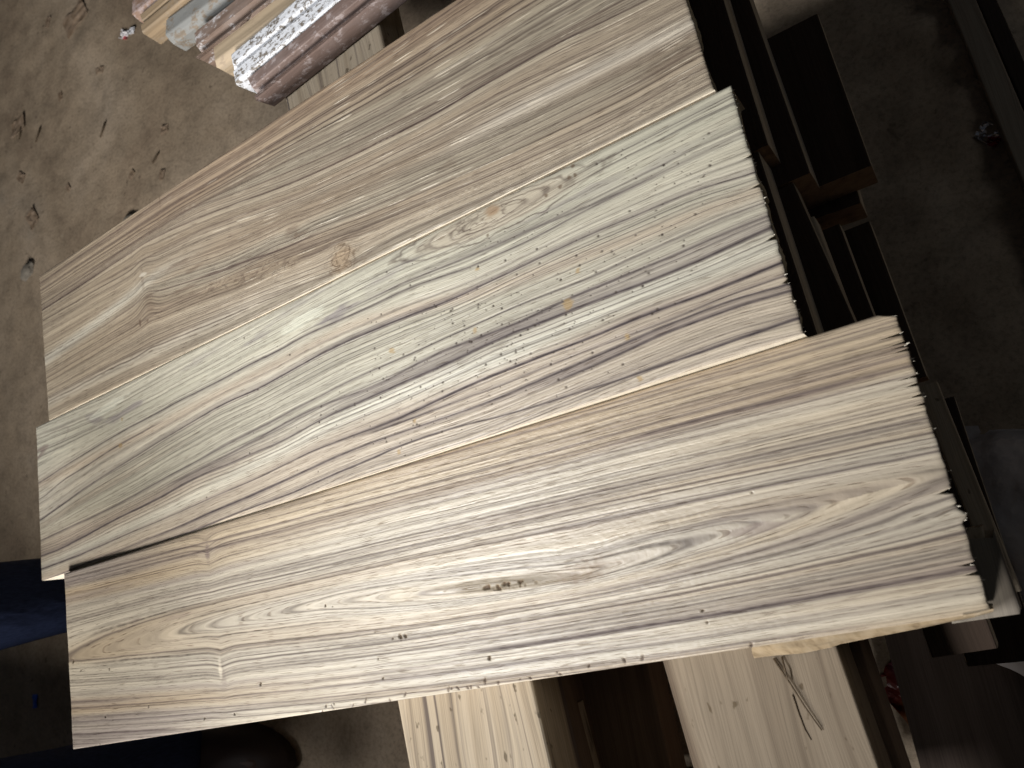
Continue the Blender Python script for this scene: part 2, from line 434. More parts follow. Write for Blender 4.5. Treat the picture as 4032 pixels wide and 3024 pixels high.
def grain(pl, streaks, seed, rings=(.003, .008), ring_amp=.8, fine_amp=.35, core=.0006, level=None):
    """band (soft tone) and line (sharp late wood) darkness, 0..1"""
    u, v, s = pl.u, pl.v, pl.s
    B = np.zeros_like(u); Lc = np.zeros_like(u)
    wob = .0010 * fbm(u * 12, s * 50, seed + 1, 3)
    for i, (pts, amp, w, soft, side) in enumerate(streaks):
        c = pl.curve(pts)[:, None]
        us = [pl.loc(*p)[0] for p in pts]; u0, u1 = min(us), max(us)
        fade = (sstep(u0 - .05, u0 + .02, u) if u0 > .03 else 1) * (1 - sstep(u1 - .02, u1 + .05, u) if u1 < pl.L - .03 else 1)
        d = (v - c + wob) * side
        if level is not None:        # the streak keeps to one flow line through its middle point
            dd_, e_ = level
            um, vm = pl.loc(*pts[len(pts) // 2]); i0 = min(max(int(um / pl.L * (pl.nu - 1)), 0), pl.nu - 1); k0 = min(max(int(vm / pl.W * (pl.nv - 1)), 0), pl.nv - 1)
            up = dd_[i0, k0] < 0
            d = np.where((dd_ < 0) == up, (e_ - e_[i0, k0]) * (-1 if up else 1) + wob, .2) * side
        n1 = vn(u * 6 + i * 3.3, 0 * u + i, seed + 30); n2 = vn(u * 4 + i * 7.7, 0 * u + 3.1 * i, seed + 60)
        wl = w * (1 + .4 * n1)
        am = amp * (.85 + .3 * n2) * fade
        soft_ = np.where(d < 0, np.exp(-(d / (.0006 + .25 * wl)) ** 2), np.exp(-np.clip(d / (wl * 1.25), 0, 40) ** 1.3))
        corep = np.exp(-((d - .0003) / (core * (1.1 + .5 * n2) + .12 * wl)) ** 2)
        B = 1 - (1 - B) * (1 - np.clip(soft_ * am, 0, .95)); Lc = np.maximum(Lc, corep * am)
    sw = s + .0009 * fbm(u * 7, s * 40, seed + 2, 3) + .0004 * fbm(u * 30, s * 110, seed + 7, 2)
    x, t1 = ring_table(seed + 11, rings[0], rings[1], core, .0016); x, t2 = ring_table(seed + 12, rings[0], rings[1], core, .0012)
    x, t3 = ring_table(seed + 13, rings[0] * .35, rings[1] * .35, core * .7, .0006)
    g = .5 + .5 * vn(u * 1.6, s * 25, seed + 6); g2 = sstep(-.5, .5, vn(u * 2.6, s * 45, seed + 8)); g3 = sstep(-.6, .4, vn(u * 9, s * 160, seed + 9))
    R = np.interp(sw, x, t1) * (.35 + .65 * g) ; R2 = np.interp(sw + .0013, x, t2) * g2 * .75; R3 = np.interp(sw, x, t3) * fine_amp * g3
    R = np.maximum(R, R2) * ring_amp
    brk = .80 + .30 * fbm(u * 110, s * 420, seed + 21, 2)
    Lc = Lc * brk; R3 = R3 * brk
    B = 1 - (1 - B) * (1 - .62 * R); Lc = np.maximum(Lc, np.maximum(R * .8, R3))
    return B, Lc

def ridge(pl, fu, fv, warp, seed, sharp=9.0):
    """thin contorted dark lines of wild grain"""
    u, v = pl.u, pl.v
    a = fbm(u * fu * .7 + 5, v * fv * .7, seed, 2); b = fbm(u * fu * .7, v * fv * .7 + 9, seed + 5, 2)
    n = fbm(u * fu + warp * a, v * fv + warp * b, seed + 9, 2)
    return np.exp(-np.abs(n) * sharp)

def lines(c, BL, band, core, kb=.85, kl=.9):
    c = mixc(c, rgbv(band), np.clip(BL[0], 0, 1) * kb)
    return mixc(c, rgbv(core), np.clip(BL[1] * 1.1, 0, 1) * kl)

def mixc(a, b, t): return a + (b - a) * t[..., None]
def rgbv(t): return np.array(t, float)

SIDES = [M['plank_face'], M['plank_side'], M['plank_end']]
TH = .045
HT = .435

def jagged(n, seed, amp, notches=()):
    x = np.arange(n) / n
    j = amp * (.5 + .5 * fbm(x * 22, 0 * x, seed, 3)) + amp * .9 * np.clip(vn(x * 110, 0 * x, seed + 3), 0, 1) ** 2 * (.3 + .7 * sstep(-.2, .5, vn(x * 13, 0 * x, seed + 5)))
    for c, w, d in notches: j = j + d * np.clip(1 - np.abs(x - c) / w, 0, 1)
    return j

# ---- lowest plank, nearest the viewer
p3 = Plank([(250, 2259), (3530, 1217), (3910, 2408), (285, 2951)], [HT] * 4, TH)
spine = p3.curve([(285, 2590), (800, 2470), (1300, 2372), (1800, 2322), (2300, 2262), (2700, 2140), (3000, 2060), (3800, 1830)])[:, None]
uc, _ = p3.loc(1900, 2300)
kap = np.where(p3.u < uc, (p3.u - uc) / 21.0, (p3.u - uc) / 17.0)
axis = np.polyval(np.polyfit(p3.u[:, 0], spine[:, 0], 2), p3.u)
dd = p3.v - axis - (spine - axis) * np.exp(-((p3.v - axis) / .022) ** 2) + .0009 * fbm(p3.u * 4, p3.v * 12, 71, 2)
e3 = np.sqrt(dd ** 2 + kap ** 2)
p3.s = np.where(dd < 0, e3, e3 * 1.0 + .004 * sstep(0, .02, dd))
p3.s = -p3.s
for (x, y, a_) in ((815, 2150, -.006), (875, 2640, .004)):
    u0, v0 = p3.loc(x, y)
    p3.s += a_ * np.exp(-np.abs((p3.u - u0) / .016) ** 1.4) * np.exp(-((p3.v - v0) / .035) ** 2)
S3 = [
 ([(260, 2330), (700, 2215), (815, 2165), (1100, 2105), (1600, 1930), (2200, 1735), (2900, 1500), (3560, 1290)], .62, .0016, 1.6, 1),
 ([(262, 2375), (700, 2262), (830, 2200), (1300, 2085), (1800, 1910), (2300, 1760), (3000, 1490), (3300, 1400)], .55, .0022, 1.8, 1),
 ([(900, 2060), (1300, 1950), (1900, 1760), (2500, 1580), (3100, 1370), (3500, 1255)], .55, .0018, 2, -1),
 ([(1100, 2140), (1700, 2010), (2300, 1850), (2800, 1680), (3300, 1510), (3590, 1420)], .60, .0020, 2.5, 1),
 ([(2100, 1690), (2600, 1600), (3000, 1520), (3300, 1440), (3560, 1350)], .55, .0052, 1.2, 1),
 ([(2500, 1780), (2800, 1700), (3120, 1560), (3300, 1510), (3600, 1450)], .72, .0016, 2, 1),
 ([(2000, 2030), (2500, 1930), (3000, 1790), (3400, 1690), (3680, 1640)], .42, .0015, 2, 1),
 ([(2200, 2120), (2700, 2010), (3200, 1880), (3700, 1770)], .50, .0026, 2, -1),
 ([(2900, 2080), (3100, 2000), (3350, 1950), (3720, 1840)], .45, .0050, 1.5, 1),
 ([(2300, 2330), (2800, 2230), (3100, 2140), (3500, 2060), (3780, 1990)], .45, .0020, 2, 1),
 ([(2400, 2420), (2900, 2310), (3300, 2210), (3800, 2100)], .35, .0013, 2, 1),
 ([(1900, 2600), (2500, 2500), (3000, 2410), (3400, 2320), (3700, 2260), (3850, 2225)], .68, .0055, 1.3, -1),
 ([(1500, 2680), (2100, 2610), (2700, 2500), (3300, 2390), (3880, 2290)], .42, .0022, 1.6, 1),
 ([(270, 2680), (600, 2690), (830, 2720), (900, 2715), (1300, 2660), (1900, 2590)], .45, .0018, 2, 1),
 ([(272, 2735), (600, 2735), (850, 2755), (930, 2740), (1150, 2700), (1700, 2650), (2300, 2590)], .40, .0030, 1.5, 1),
 ([(278, 2830), (560, 2835), (850, 2822), (960, 2800), (1300, 2745), (1900, 2665), (2600, 2560), (3300, 2440)], .52, .0013, 2, 1),
 ([(280, 2882), (500, 2880), (650, 2897)], .62, .0011, 2, 1),
 ([(283, 2925), (420, 2925)], .5, .0009, 2, 1),
 ([(258, 2430), (500, 2400), (700, 2345), (1000, 2270), (1600, 2130), (2300, 1960)], .30, .0014, 3, 1),
 ([(1100, 2440), (1250, 2370), (1500, 2300), (2000, 2220), (2500, 2110), (2900, 2040)], .40, .0013, 2, 1),
]
D3 = grain(p3, S3, 300, (.0035, .0085), 1.0, .7, .00075, (dd, e3))
tone = fbm(p3.s * 38, p3.u * .8, 311, 3)
pale, tan, grey = rgbv((.50, .435, .335)), rgbv((.42, .325, .215)), rgbv((.31, .26, .23))
c3 = mixc(mixc(np.broadcast_to(pale, p3.u.shape + (3,)), tan, sstep(-.05, .6, tone)), grey, sstep(.1, .7, fbm(p3.s * 60, p3.u * 1.2, 322, 3)) * .8)
uT, vT = p3.u, p3.v
c3 = mixc(c3, rgbv((.44, .34, .22)), sstep(.055, .012, vT) * sstep(.05, .3, uT) * .75)          # tan-brown upper strip
c3 = mixc(c3, rgbv((.58, .52, .42)), np.exp(-((vT - .12) / .05) ** 2) * sstep(.5, .1, np.abs(uT - .45)) * .5)
c3 = lines(c3, D3, (.150, .112, .108), (.045, .033, .034), 1.0, 1.0)
# olive pith streak with torn pits
pith = p3.seg(1640, 2330, 2330, 2262, .0058, .30, 41, 60)
c3 = mixc(c3, rgbv((.205, .162, .108)), sstep(1.1, .7, pith) * (.80 + .15 * fbm(uT * 60, vT * 200, 48, 2)))
eye = p3.seg(1515, 2350, 1645, 2330, .0070, .45, 43); c3 = mixc(c3, rgbv((.52, .44, .32)), sstep(1.05, .5, eye) * .6)
pits = sstep(.30, .62, vn(uT * 420, vT * 240, 44)) * sstep(1.0, .6, p3.seg(1850, 2318, 2120, 2290, .0045, .25, 45)); c3 = mixc(c3, rgbv((.10, .065, .04)), pits * .9); p3.dz -= .0012 * pits
sm = sstep(1.1, .4, p3.blob(2290, 2255, .030, .013, -.1, .7, 46)) * (.5 + .6 * fbm(uT * 210, vT * 260, 47, 3)); c3 = mixc(c3, rgbv((.22, .155, .105)), np.clip(sm, 0, 1) * .75)
for x, y, ru, rv, am in ((815, 2170, .005, .013, .75), (880, 2660, .006, .017, .35), (2960, 2085, .022, .004, .55), (690, 2430, .03, .004, .35), (540, 2440, .02, .005, .3)):
    b_ = p3.blob(x, y, ru, rv, 0, .6, 50 + int(x) % 9, 160); c3 = mixc(c3, rgbv((.20, .15, .13)), sstep(1.1, .35, b_) * am)
c3 = mixc(c3, rgbv((.66, .58, .45)), sstep(1.1, .3, p3.blob(868, 2640, .004, .014, 0, .5, 77, 160)) * .7)
rs = random.Random(5)
marks = [(288, 2605, 8), (430, 2635, 5), (318, 2640, 4), (585, 2782, 6), (414, 2822, 6), (805, 2830, 7), (1025, 2694, 8), (922, 2812, 5), (445, 2834, 3), (392, 2930, 4), (1575, 2508, 10), (1595, 2505, 8), (1488, 2595, 4), (1927, 2592, 9), (1508, 2672, 5), (1280, 2385, 5), (1308, 2388, 3), (2766, 2405, 5), (2960, 1940, 4), (1545, 2515, 4), (1475, 2490, 3), (2785, 2450, 4)]
for x, y, r in marks:
    d = p3.blob(x, y, r * .00020, r * .00030, rs.uniform(-.8, .8), .6, rs.randrange(99), 900); h = sstep(1.25, .6, d); c3 = mixc(c3, rgbv((.075, .05, .03)), h * .95); p3.dz -= .001 * h
for i in range(26):       # chipped lower edge
    x = rs.uniform(1250, 3000); y = 2951 - .15 * (x - 285) - rs.uniform(2, 26); d = p3.blob(x, y, .0009, rs.uniform(.0012, .0034), rs.uniform(-.7, .7), .5, i, 800); h = sstep(1.2, .5, d); c3 = mixc(c3, rgbv((.08, .055, .045)), h * .85); p3.dz -= .001 * h
p3.dz += .0006 * fbm(uT * 9, vT * 30, 61, 3) - .00035 * np.clip(D3[1], 0, 1)
fz = .6 * np.exp(-((uT - p3.loc(2250, 2300)[0]) / .22) ** 2)
p3.dz += .00010 * vn(uT * 330, vT * 500, 62) * (.2 + fz)
j3 = jagged(p3.nv, 11, .0017, [(.085, .004, .017), (.115, .003, .010), (.128, .003, .013), (.142, .0035, .012), (.235, .0035, .013), (.262, .005, .008), (.30, .004, .007), (.33, .004, .006), (.62, .01, .008), (.70, .02, -.004), (.85, .006, .009), (.88, .006, .008)])
j3 = j3 + np.where(np.arange(p3.nv) / p3.nv < .022, (.022 - np.arange(p3.nv) / p3.nv) / .022 * .012, 0)
plank3 = p3.build('plank', c3, SIDES, j3)
tag(plank3, 'cream plank lying lowest and nearest the viewer, with oval grain and an olive pith streak', 'plank', 'planed teak planks laid out side by side')

# ---- middle plank
p2 = Plank([(140, 1683), (2880, 333), (3170, 1311), (162, 2287)], [HT - .004, HT + .011, HT + .011, HT - .008], TH)
S2 = [
 ([(150, 1750), (420, 1640), (900, 1380), (1330, 1140), (1800, 900), (2300, 640), (2860, 350)], .0, .001, 2, 1),
 ([(1450, 1180), (1600, 1110), (1741, 1053), (1851, 1009), (2009, 939), (2150, 876), (2245, 844), (2500, 730)], .62, .0032, 2, -1),
 ([(155, 1901), (218, 1857), (299, 1806), (394, 1747), (482, 1696), (615, 1629), (659, 1600), (900, 1480), (974, 1436), (1069, 1396), (1143, 1351), (1231, 1300), (1300, 1277), (1457, 1206), (1615, 1128), (1741, 1088), (1867, 1045), (1977, 994), (2087, 946), (2300, 828), (2560, 700), (2890, 540)], .72, .0016, 3, 1),
 ([(155, 1968), (203, 1930), (225, 1901), (313, 1850), (394, 1798), (480, 1745), (600, 1680)], .80, .0014, 3, 1),
 ([(159, 2049), (232, 1997), (321, 1931), (409, 1872), (512, 1813), (615, 1747), (725, 1681), (835, 1615), (900, 1579), (996, 1543), (1121, 1473), (1216, 1421), (1312, 1370), (1400, 1329), (1560, 1261), (1670, 1222), (1772, 1183), (1883, 1134), (1994, 1080), (2141, 1010), (2251, 955), (2400, 890), (2551, 831), (2677, 768), (2778, 734), (2971, 684)], .92, .0026, 2.4, -1),
 ([(162, 2126), (330, 2050), (497, 1968), (571, 1927), (688, 1857), (762, 1821), (900, 1741), (974, 1704), (1047, 1668), (1143, 1616), (1253, 1565), (1341, 1513), (1429, 1476), (1547, 1425), (1635, 1388), (1700, 1352), (1810, 1304), (1921, 1253), (2024, 1209), (2112, 1172), (2215, 1135), (2340, 1085), (2435, 1040), (2568, 978), (2711, 919), (2803, 869), (2921, 823), (3005, 802)], .76, .0024, 2.0, 1),
 ([(700, 1890), (900, 1790), (1040, 1710), (1172, 1638), (1282, 1587), (1415, 1543), (1562, 1476), (1700, 1398), (1847, 1341), (1994, 1290), (2097, 1246), (2171, 1205), (2244, 1172), (2435, 1095), (2652, 1003), (2803, 936), (3022, 852)], .80, .0046, 1.2, 1),
 ([(166, 2188), (247, 2159), (343, 2107), (446, 2049), (556, 1997), (644, 1953), (732, 1901), (821, 1857), (900, 1830), (996, 1785), (1121, 1734), (1209, 1682), (1290, 1638), (1356, 1609), (1525, 1535), (1635, 1487), (1781, 1422), (1876, 1378), (1943, 1341), (2046, 1304), (2141, 1268), (2215, 1238), (2325, 1194), (2400, 1168), (2526, 1117), (2677, 1058), (2820, 995), (2938, 945), (3039, 894)], .97, .0034, 1.6, -1),
 ([(166, 2240), (247, 2210), (343, 2174), (446, 2129), (541, 2085), (659, 2037), (762, 1990), (835, 1958), (900, 1930), (1003, 1888), (1099, 1844), (1194, 1793), (1282, 1756), (1371, 1726), (1459, 1690), (1562, 1653), (1635, 1616), (1709, 1585), (1796, 1540), (1899, 1496), (1994, 1459), (2082, 1422), (2200, 1378), (2288, 1349), (2362, 1317), (2484, 1264), (2610, 1213), (2736, 1171), (2871, 1121), (2988, 1066), (3072, 1033)], .98, .0024, 2.2, -1),
 ([(1500, 1690), (1700, 1618), (1847, 1562), (1979, 1518), (2112, 1462), (2251, 1407), (2400, 1348), (2551, 1297), (2677, 1247), (2795, 1190), (2938, 1138), (3097, 1083)], .88, .0020, 2.0, -1),
 ([(174, 2284), (269, 2247), (394, 2196), (512, 2151), (615, 2107), (732, 2063), (835, 2012), (900, 1988), (996, 1947), (1091, 1903), (1194, 1859), (1282, 1815), (1371, 1778), (1459, 1741), (1576, 1704), (1672, 1668), (1800, 1628), (1899, 1590), (2009, 1547), (2112, 1500), (2215, 1460), (2325, 1410), (2568, 1306), (2736, 1235), (2871, 1183), (2988, 1146), (3114, 1121)], .92, .0032, 1.4, 1),
 ([(2200, 1500), (2400, 1415), (2526, 1356), (2652, 1300), (2820, 1239), (2988, 1180), (3123, 1150)], .80, .0030, 1.4, -1),
 ([(480, 2190), (800, 2075), (1000, 1995), (1194, 1925), (1312, 1869), (1415, 1828), (1584, 1751), (1800, 1680), (2000, 1630), (2141, 1591), (2259, 1547), (2362, 1520), (2479, 1481), (2600, 1440), (2736, 1398), (2871, 1348), (2988, 1306), (3148, 1255)], .88, .0018, 2.2, -1),
]
p2.flow([q[0] for q in S2 if q[0][0][0] < 200 and q[0][-1][0] > 2700])
p2.push(1860, 870, .09, .016, .010)
D2 = grain(p2, S2[1:], 500, (.0035, .0085), .95, .6)
uT, vT = p2.u, p2.v
tone = fbm(p2.s * 42, uT * .7, 511, 3)
green, cream, tan2 = rgbv((.43, .395, .305)), rgbv((.53, .475, .375)), rgbv((.41, .33, .245))
c2 = mixc(mixc(np.broadcast_to(green, uT.shape + (3,)), cream, sstep(-.25, .45, tone)), tan2, sstep(.15, .65, fbm(p2.s * 55, uT * .9, 522, 3)) * .5)
low = sstep(.60, .78, p2.b + .04 * tone); c2 = mixc(c2, rgbv((.46, .37, .275)), low * .72)
upper = sstep(.36, .22, p2.b); c2 = mixc(c2, rgbv((.50, .475, .37)), upper * .55)
band = p2.curve([(700, 1990), (1400, 1620), (2000, 1400), (2500, 1160), (3000, 990)])[:, None]
c2 = mixc(c2, rgbv((.61, .575, .465)), np.exp(-((vT - band) / .009) ** 2) * .7)
brownband = p2.curve([(600, 1690), (1000, 1480), (1400, 1270), (1900, 1150), (2600, 900)])[:, None]
c2 = mixc(c2, rgbv((.48, .37, .265)), np.exp(-((vT - brownband) / .007) ** 2) * .55)
mott = fbm(uT * 20, p2.s * 160, 533, 3); c2 = c2 * (1 + .10 * mott)[..., None]
c2 = lines(c2, D2, (.150, .120, .115), (.05, .040, .042), 1.0, 1.0)
# eye figure under the top edge, with dark outlines
ed = p2.seg(1600, 1010, 2300, 680, .0165, .20, 21, 40)
c2 = mixc(c2, rgbv((.40, .33, .245)), sstep(1.15, .6, ed) * .6)
for k_, (r0, am) in enumerate(((1.12, .9), (.80, .75), (.52, .85), (.30, .7))):
    wv_ = ed + .16 * fbm(uT * 60, vT * 90, 70 + k_, 3)
    c2 = mixc(c2, rgbv((.085, .06, .05)), np.exp(-((wv_ - r0) / .045) ** 2) * am * (.75 + .35 * vn(uT * 40, vT * 40, 80 + k_)))
inner = p2.seg(1740, 930, 2050, 800, .0115, .35, 27, 70); rd2 = ridge(p2, 60, 170, 1.8, 29, 9)
c2 = mixc(c2, rgbv((.10, .07, .055)), np.clip(rd2 - .2, 0, 1) * sstep(1.1, .5, inner) * .95)
kn = p2.blob(1935, 825, .010, .008, .2, .5, 25, 200); c2 = mixc(c2, rgbv((.30, .20, .12)), sstep(1.2, .4, kn) * .75)
for x, y in ((1920, 925), (2240, 700), (2205, 735), (2150, 770), (2255, 655), (2265, 690)):
    d = p2.blob(x, y, .0022, .0022, .2, .6, int(x) % 33, 400); c2 = mixc(c2, rgbv((.13, .09, .06)), sstep(1.2, .5, d) * .8)
# ink-like stains with ragged tongues
for x, y, ru, rv, ang, am in ((1330, 1235, .045, .0075, -.12, .70), (1180, 1200, .05, .006, -.1, .32), (490, 1620, .06, .0062, -.1, .62), (370, 1650, .022, .0075, .3, .55), (1010, 1330, .035, .005, -.15, .40), (1500, 1100, .06, .006, -.1, .3), (780, 1420, .05, .006, -.1, .25), (2650, 610, .05, .006, -.05, .25), (2300, 760, .06, .005, 0, .3)):
    d = p2.blob(x, y, ru, rv, ang, .75, int(x) % 77, 150); c2 = mixc(c2, rgbv((.20, .17, .175)), sstep(1.1, .25, d) * am)
lf = p2.blob(1190, 1258, .04, .0095, -.12, .6, 33, 150); c2 = mixc(c2, rgbv((.62, .61, .49)), sstep(1.05, .6, lf) * .55)
lf2 = p2.blob(430, 1600, .05, .007, -.1, .3, 35, 150); c2 = mixc(c2, rgbv((.62, .60, .49)), sstep(1.05, .8, lf2) * .6)
# U shaped rings at the left end
ue = p2.seg(30, 1890, 250, 1700, .016, .12, 36, 40)
ur = sstep(.2, .8, vn(ue * 6.5, 0 * ue, 37)) * sstep(1.5, .9, ue); c2 = mixc(c2, rgbv((.20, .15, .13)), ur * .75)
# rusty spots, worm pinholes
for x, y, r in ((475, 1755, 14), (480, 1650, 8), (1545, 1380, 12), (1870, 1300, 10), (2235, 1200, 18), (2275, 1065, 9), (1570, 1780, 9), (1632, 1660, 8), (2470, 1325, 10), (1880, 1060, 9), (2520, 1490, 8)):
    d = p2.blob(x, y, r * .00030, r * .00028, .4, .7, r + int(x) % 50, 500); c2 = mixc(c2, rgbv((.33, .22, .09)), sstep(1.2, .5, d) * .7)
rs = random.Random(9)
for i in range(520):
    x = rs.gauss(1950, 420); y0 = 1240 - .42 * (x - 2000); y = y0 + rs.gauss(60, 190)
    if i > 480: x = rs.uniform(2300, 2800); y = 690 + rs.gauss(0, 120)
    try: u0, v0 = p2.loc(x, y)
    except Exception: continue
    if not (.02 < u0 < p2.L - .02 and .006 < v0 < p2.W - .006): continue
    r = rs.choice((.0004, .0005, .0005, .0006, .0007, .0011))
    i0 = int(u0 / p2.L * (p2.nu - 1)); k0 = int(v0 / p2.W * (p2.nv - 1))
    sl = (slice(max(i0 - 5, 0), i0 + 6), slice(max(k0 - 5, 0), k0 + 6))
    dist = np.hypot(uT[sl] - u0, (vT[sl] - v0)); h = sstep(r * 1.7, r * .5, dist)
    c2[sl] = mixc(c2[sl], rgbv((.055, .042, .035)), h * rs.uniform(.7, 1)); p2.dz[sl] -= .0003 * h
p2.dz += .0005 * fbm(uT * 9, vT * 30, 61, 3) - .0003 * np.clip(D2[1], 0, 1)
j2 = jagged(p2.nv, 17, .0014, [(.3, .006, .005), (.42, .006, .006), (.63, .01, .007), (.80, .012, .004)])
plank2 = p2.build('plank', c2, SIDES, j2)
tag(plank2, 'greenish cream plank in the middle with bold dark stripes and scattered worm pinholes', 'plank', 'planed teak planks laid out side by side')

# ---- far plank
p1 = Plank([(153, 1085), (2551, -504), (2814, 350), (190, 1655)], [HT - .003, HT + .0125, HT + .0125, HT - .003], TH)
S1 = [
 ([(170, 1105), (640, 782), (1000, 562), (1500, 222), (1830, -5), (2300, -320)], .60, .0028, 1.3, 1),
 ([(170, 1140), (700, 795), (1150, 532), (1600, 262), (2000, 0), (2400, -250)], .50, .0022, 1.6, -1),
 ([(170, 1175), (400, 1035), (700, 850), (1100, 625), (1500, 420), (1900, 190), (2200, 0), (2500, -180)], .45, .0018, 2, 1),
 ([(162, 1200), (350, 1080), (550, 935), (716, 832), (995, 735), (1326, 595), (1700, 412), (2000, 245), (2300, 85), (2600, -80)], .62, .0020, 2, 1),
 ([(165, 1222), (350, 1102), (520, 990), (620, 928), (800, 852), (1000, 777), (1172, 713), (1430, 593), (1730, 440), (1945, 310), (2200, 165), (2400, 75), (2640, -50)], .88, .0022, 2, -1),
 ([(400, 1110), (600, 1000), (800, 900), (1172, 770), (1430, 650), (1730, 500), (2000, 350), (2400, 165), (2680, 20)], .50, .0016, 2, 1),
 ([(172, 1350), (500, 1160), (640, 1060), (900, 960), (1300, 790), (1700, 620), (2100, 440), (2500, 240), (2700, 120)], .35, .0013, 2, 1),
 ([(176, 1420), (420, 1275), (600, 1150), (900, 1060), (1100, 960), (1500, 800), (2000, 580), (2500, 330), (2740, 190)], .40, .0015, 2, 1),
 ([(180, 1490), (420, 1345), (640, 1220), (900, 1110), (1180, 985), (1500, 870), (2000, 660), (2400, 480), (2770, 270)], .45, .0016, 2, -1),
 ([(184, 1570), (450, 1430), (700, 1310), (1000, 1190), (1300, 1080), (1600, 910), (2000, 740), (2400, 550), (2790, 330)], .45, .0015, 2, 1),
 ([(830, 1075), (963, 1028), (1057, 997), (1120, 978), (1190, 945)], .85, .0036, 1.5, 1),
 ([(1000, 1085), (1200, 1010), (1310, 955), (1400, 915)], .6, .0030, 2, 1),
 ([(188, 1620), (500, 1460), (900, 1280), (1200, 1130), (1500, 985), (2000, 740)], .3, .0013, 2, 1),
]
p1.flow([q[0] for q in S1 if len(q[0]) > 5])
p1.push(1345, 1015, .022, .018, .008); p1.push(1150, 890, .02, .014, .005); p1.lift(575, 1130, .02, .06, .007); p1.push(940, 1105, .06, .012, .006)
D1 = grain(p1, S1, 700, (.003, .0075), 1.0, .7, .0007)
uT, vT = p1.u, p1.v
tone = fbm(p1.s * 40, uT * .7, 711, 3)
brn, lgt, olive = rgbv((.305, .24, .17)), rgbv((.41, .34, .25)), rgbv((.345, .305, .23))
c1 = mixc(mixc(np.broadcast_to(brn, uT.shape + (3,)), lgt, sstep(-.2, .5, tone)), olive, sstep(.0, .5, fbm(p1.s * 26, uT * 1.3, 722, 3)) * .7)
c1 = mixc(c1, rgbv((.32, .215, .135)), sstep(.24, .08, p1.b) * .5)
c1 = mixc(c1, rgbv((.50, .405, .28)), sstep(.35, .1, p1.a) * .45)
pb = p1.curve([(180, 1420), (420, 1240), (600, 1090), (760, 1000)])[:, None]
c1 = mixc(c1, rgbv((.62, .57, .46)), np.exp(-((vT - pb) / .008) ** 2) * sstep(.42, .2, uT) * .75)
pb2 = p1.curve([(2100, 400), (2400, 245), (2690, 110)])[:, None]
c1 = mixc(c1, rgbv((.64, .57, .46)), np.exp(-((vT - pb2) / .008) ** 2) * sstep(.72, .85, uT) * .8)
pb3 = p1.curve([(400, 1480), (900, 1240), (1300, 1050)])[:, None]
c1 = mixc(c1, rgbv((.60, .54, .43)), np.exp(-((vT - pb3) / .009) ** 2) * sstep(.6, .4, uT) * .6)
c1 = c1 * (1 + .10 * fbm(uT * 18, p1.s * 150, 733, 3))[..., None]
c1 = lines(c1, D1, (.145, .10, .08), (.045, .032, .03), 1.0, 1.0)
cur = p1.seg(740, 1165, 1210, 1010, .0120, .55, 51, 60)
curl = sstep(1.15, .35, cur); rd = ridge(p1, 75, 150, 1.6, 53, 8)
c1 = mixc(c1, rgbv((.33, .26, .18)), curl * .55); c1 = mixc(c1, rgbv((.10, .07, .055)), np.clip(curl * (rd * 1.1 - .12), 0, 1) * .92)
kd = p1.blob(1345, 1018, .017, .014, .1, .35, 55, 160)
rk = ridge(p1, 95, 120, 2.2, 58, 7)
c1 = mixc(c1, rgbv((.34, .245, .155)), sstep(1.4, .5, kd) * .65)
kr = np.exp(-(np.abs(np.sin((kd + .5 * fbm(uT * 70, vT * 80, 56, 3)) * 7.0)) * 2.6) ** 2)
c1 = mixc(c1, rgbv((.11, .075, .05)), kr * sstep(1.9, .9, kd) * sstep(.25, .6, kd) * .8)
c1 = mixc(c1, rgbv((.12, .08, .05)), np.clip(rk - .15, 0, 1) * sstep(2.0, .5, kd) * .75)
tail = p1.seg(1380, 1060, 1480, 1010, .007, .5, 67, 90); c1 = mixc(c1, rgbv((.14, .10, .07)), ridge(p1, 50, 260, 1.2, 68, 7) * sstep(1.2, .4, tail) * .7)
for x_, y_ in ((1165, 925), (1800, 660)):
    k2 = p1.blob(x_, y_, .012, .009, .2, .4, int(x_) % 19, 180); c1 = mixc(c1, rgbv((.14, .10, .07)), sstep(.2, .8, vn(k2 * 5, 0 * k2, 66)) * sstep(1.6, .6, k2) * .5)
for x, y, ru, rv, am in ((1150, 905, .014, .007, .5), (1180, 925, .02, .004, .5), (551, 1272, .0022, .0045, .95), (580, 1262, .002, .002, .7), (590, 1190, .012, .02, .3), (560, 1095, .004, .02, .35), (1760, 650, .012, .006, .35), (2620, 240, .03, .014, .3), (700, 1040, .03, .004, .5), (760, 1060, .025, .003, .5), (720, 1140, .03, .004, .45), (628, 785, .0012, .012, .6)):
    d = p1.blob(x, y, ru, rv, 0, .5, int(x) % 31, 200); c1 = mixc(c1, rgbv((.13, .09, .065)), sstep(1.2, .4, d) * am)
c1 = mixc(c1, rgbv((.62, .56, .45)), sstep(1.1, .5, p1.blob(565, 1080, .012, .004, .3, .6, 59, 200)) * .6)
# pale fibres torn proud of the face
fib = sstep(.72, .95, vn(p1.s * 800, uT * 22, 61)) * sstep(.2, .5, uT) ; c1 = mixc(c1, rgbv((.66, .58, .45)), fib * .5)
p1.dz += .0005 * fbm(uT * 9, vT * 30, 62, 3) - .0003 * np.clip(D1[1], 0, 1) + .0003 * fib
plank1 = p1.build('plank', c1, SIDES, jagged(p1.nv, 19, .0008))
tag(plank1, 'warm brown plank lying farthest back, with a swirled knot and a curly dark figure', 'plank', 'planed teak planks laid out side by side')

# parts of the planks: torn fibres, the waney lower edge, splinters
def to_child(o, parent):
    o.parent = parent; o.matrix_parent_inverse = parent.matrix_basis.inverted()

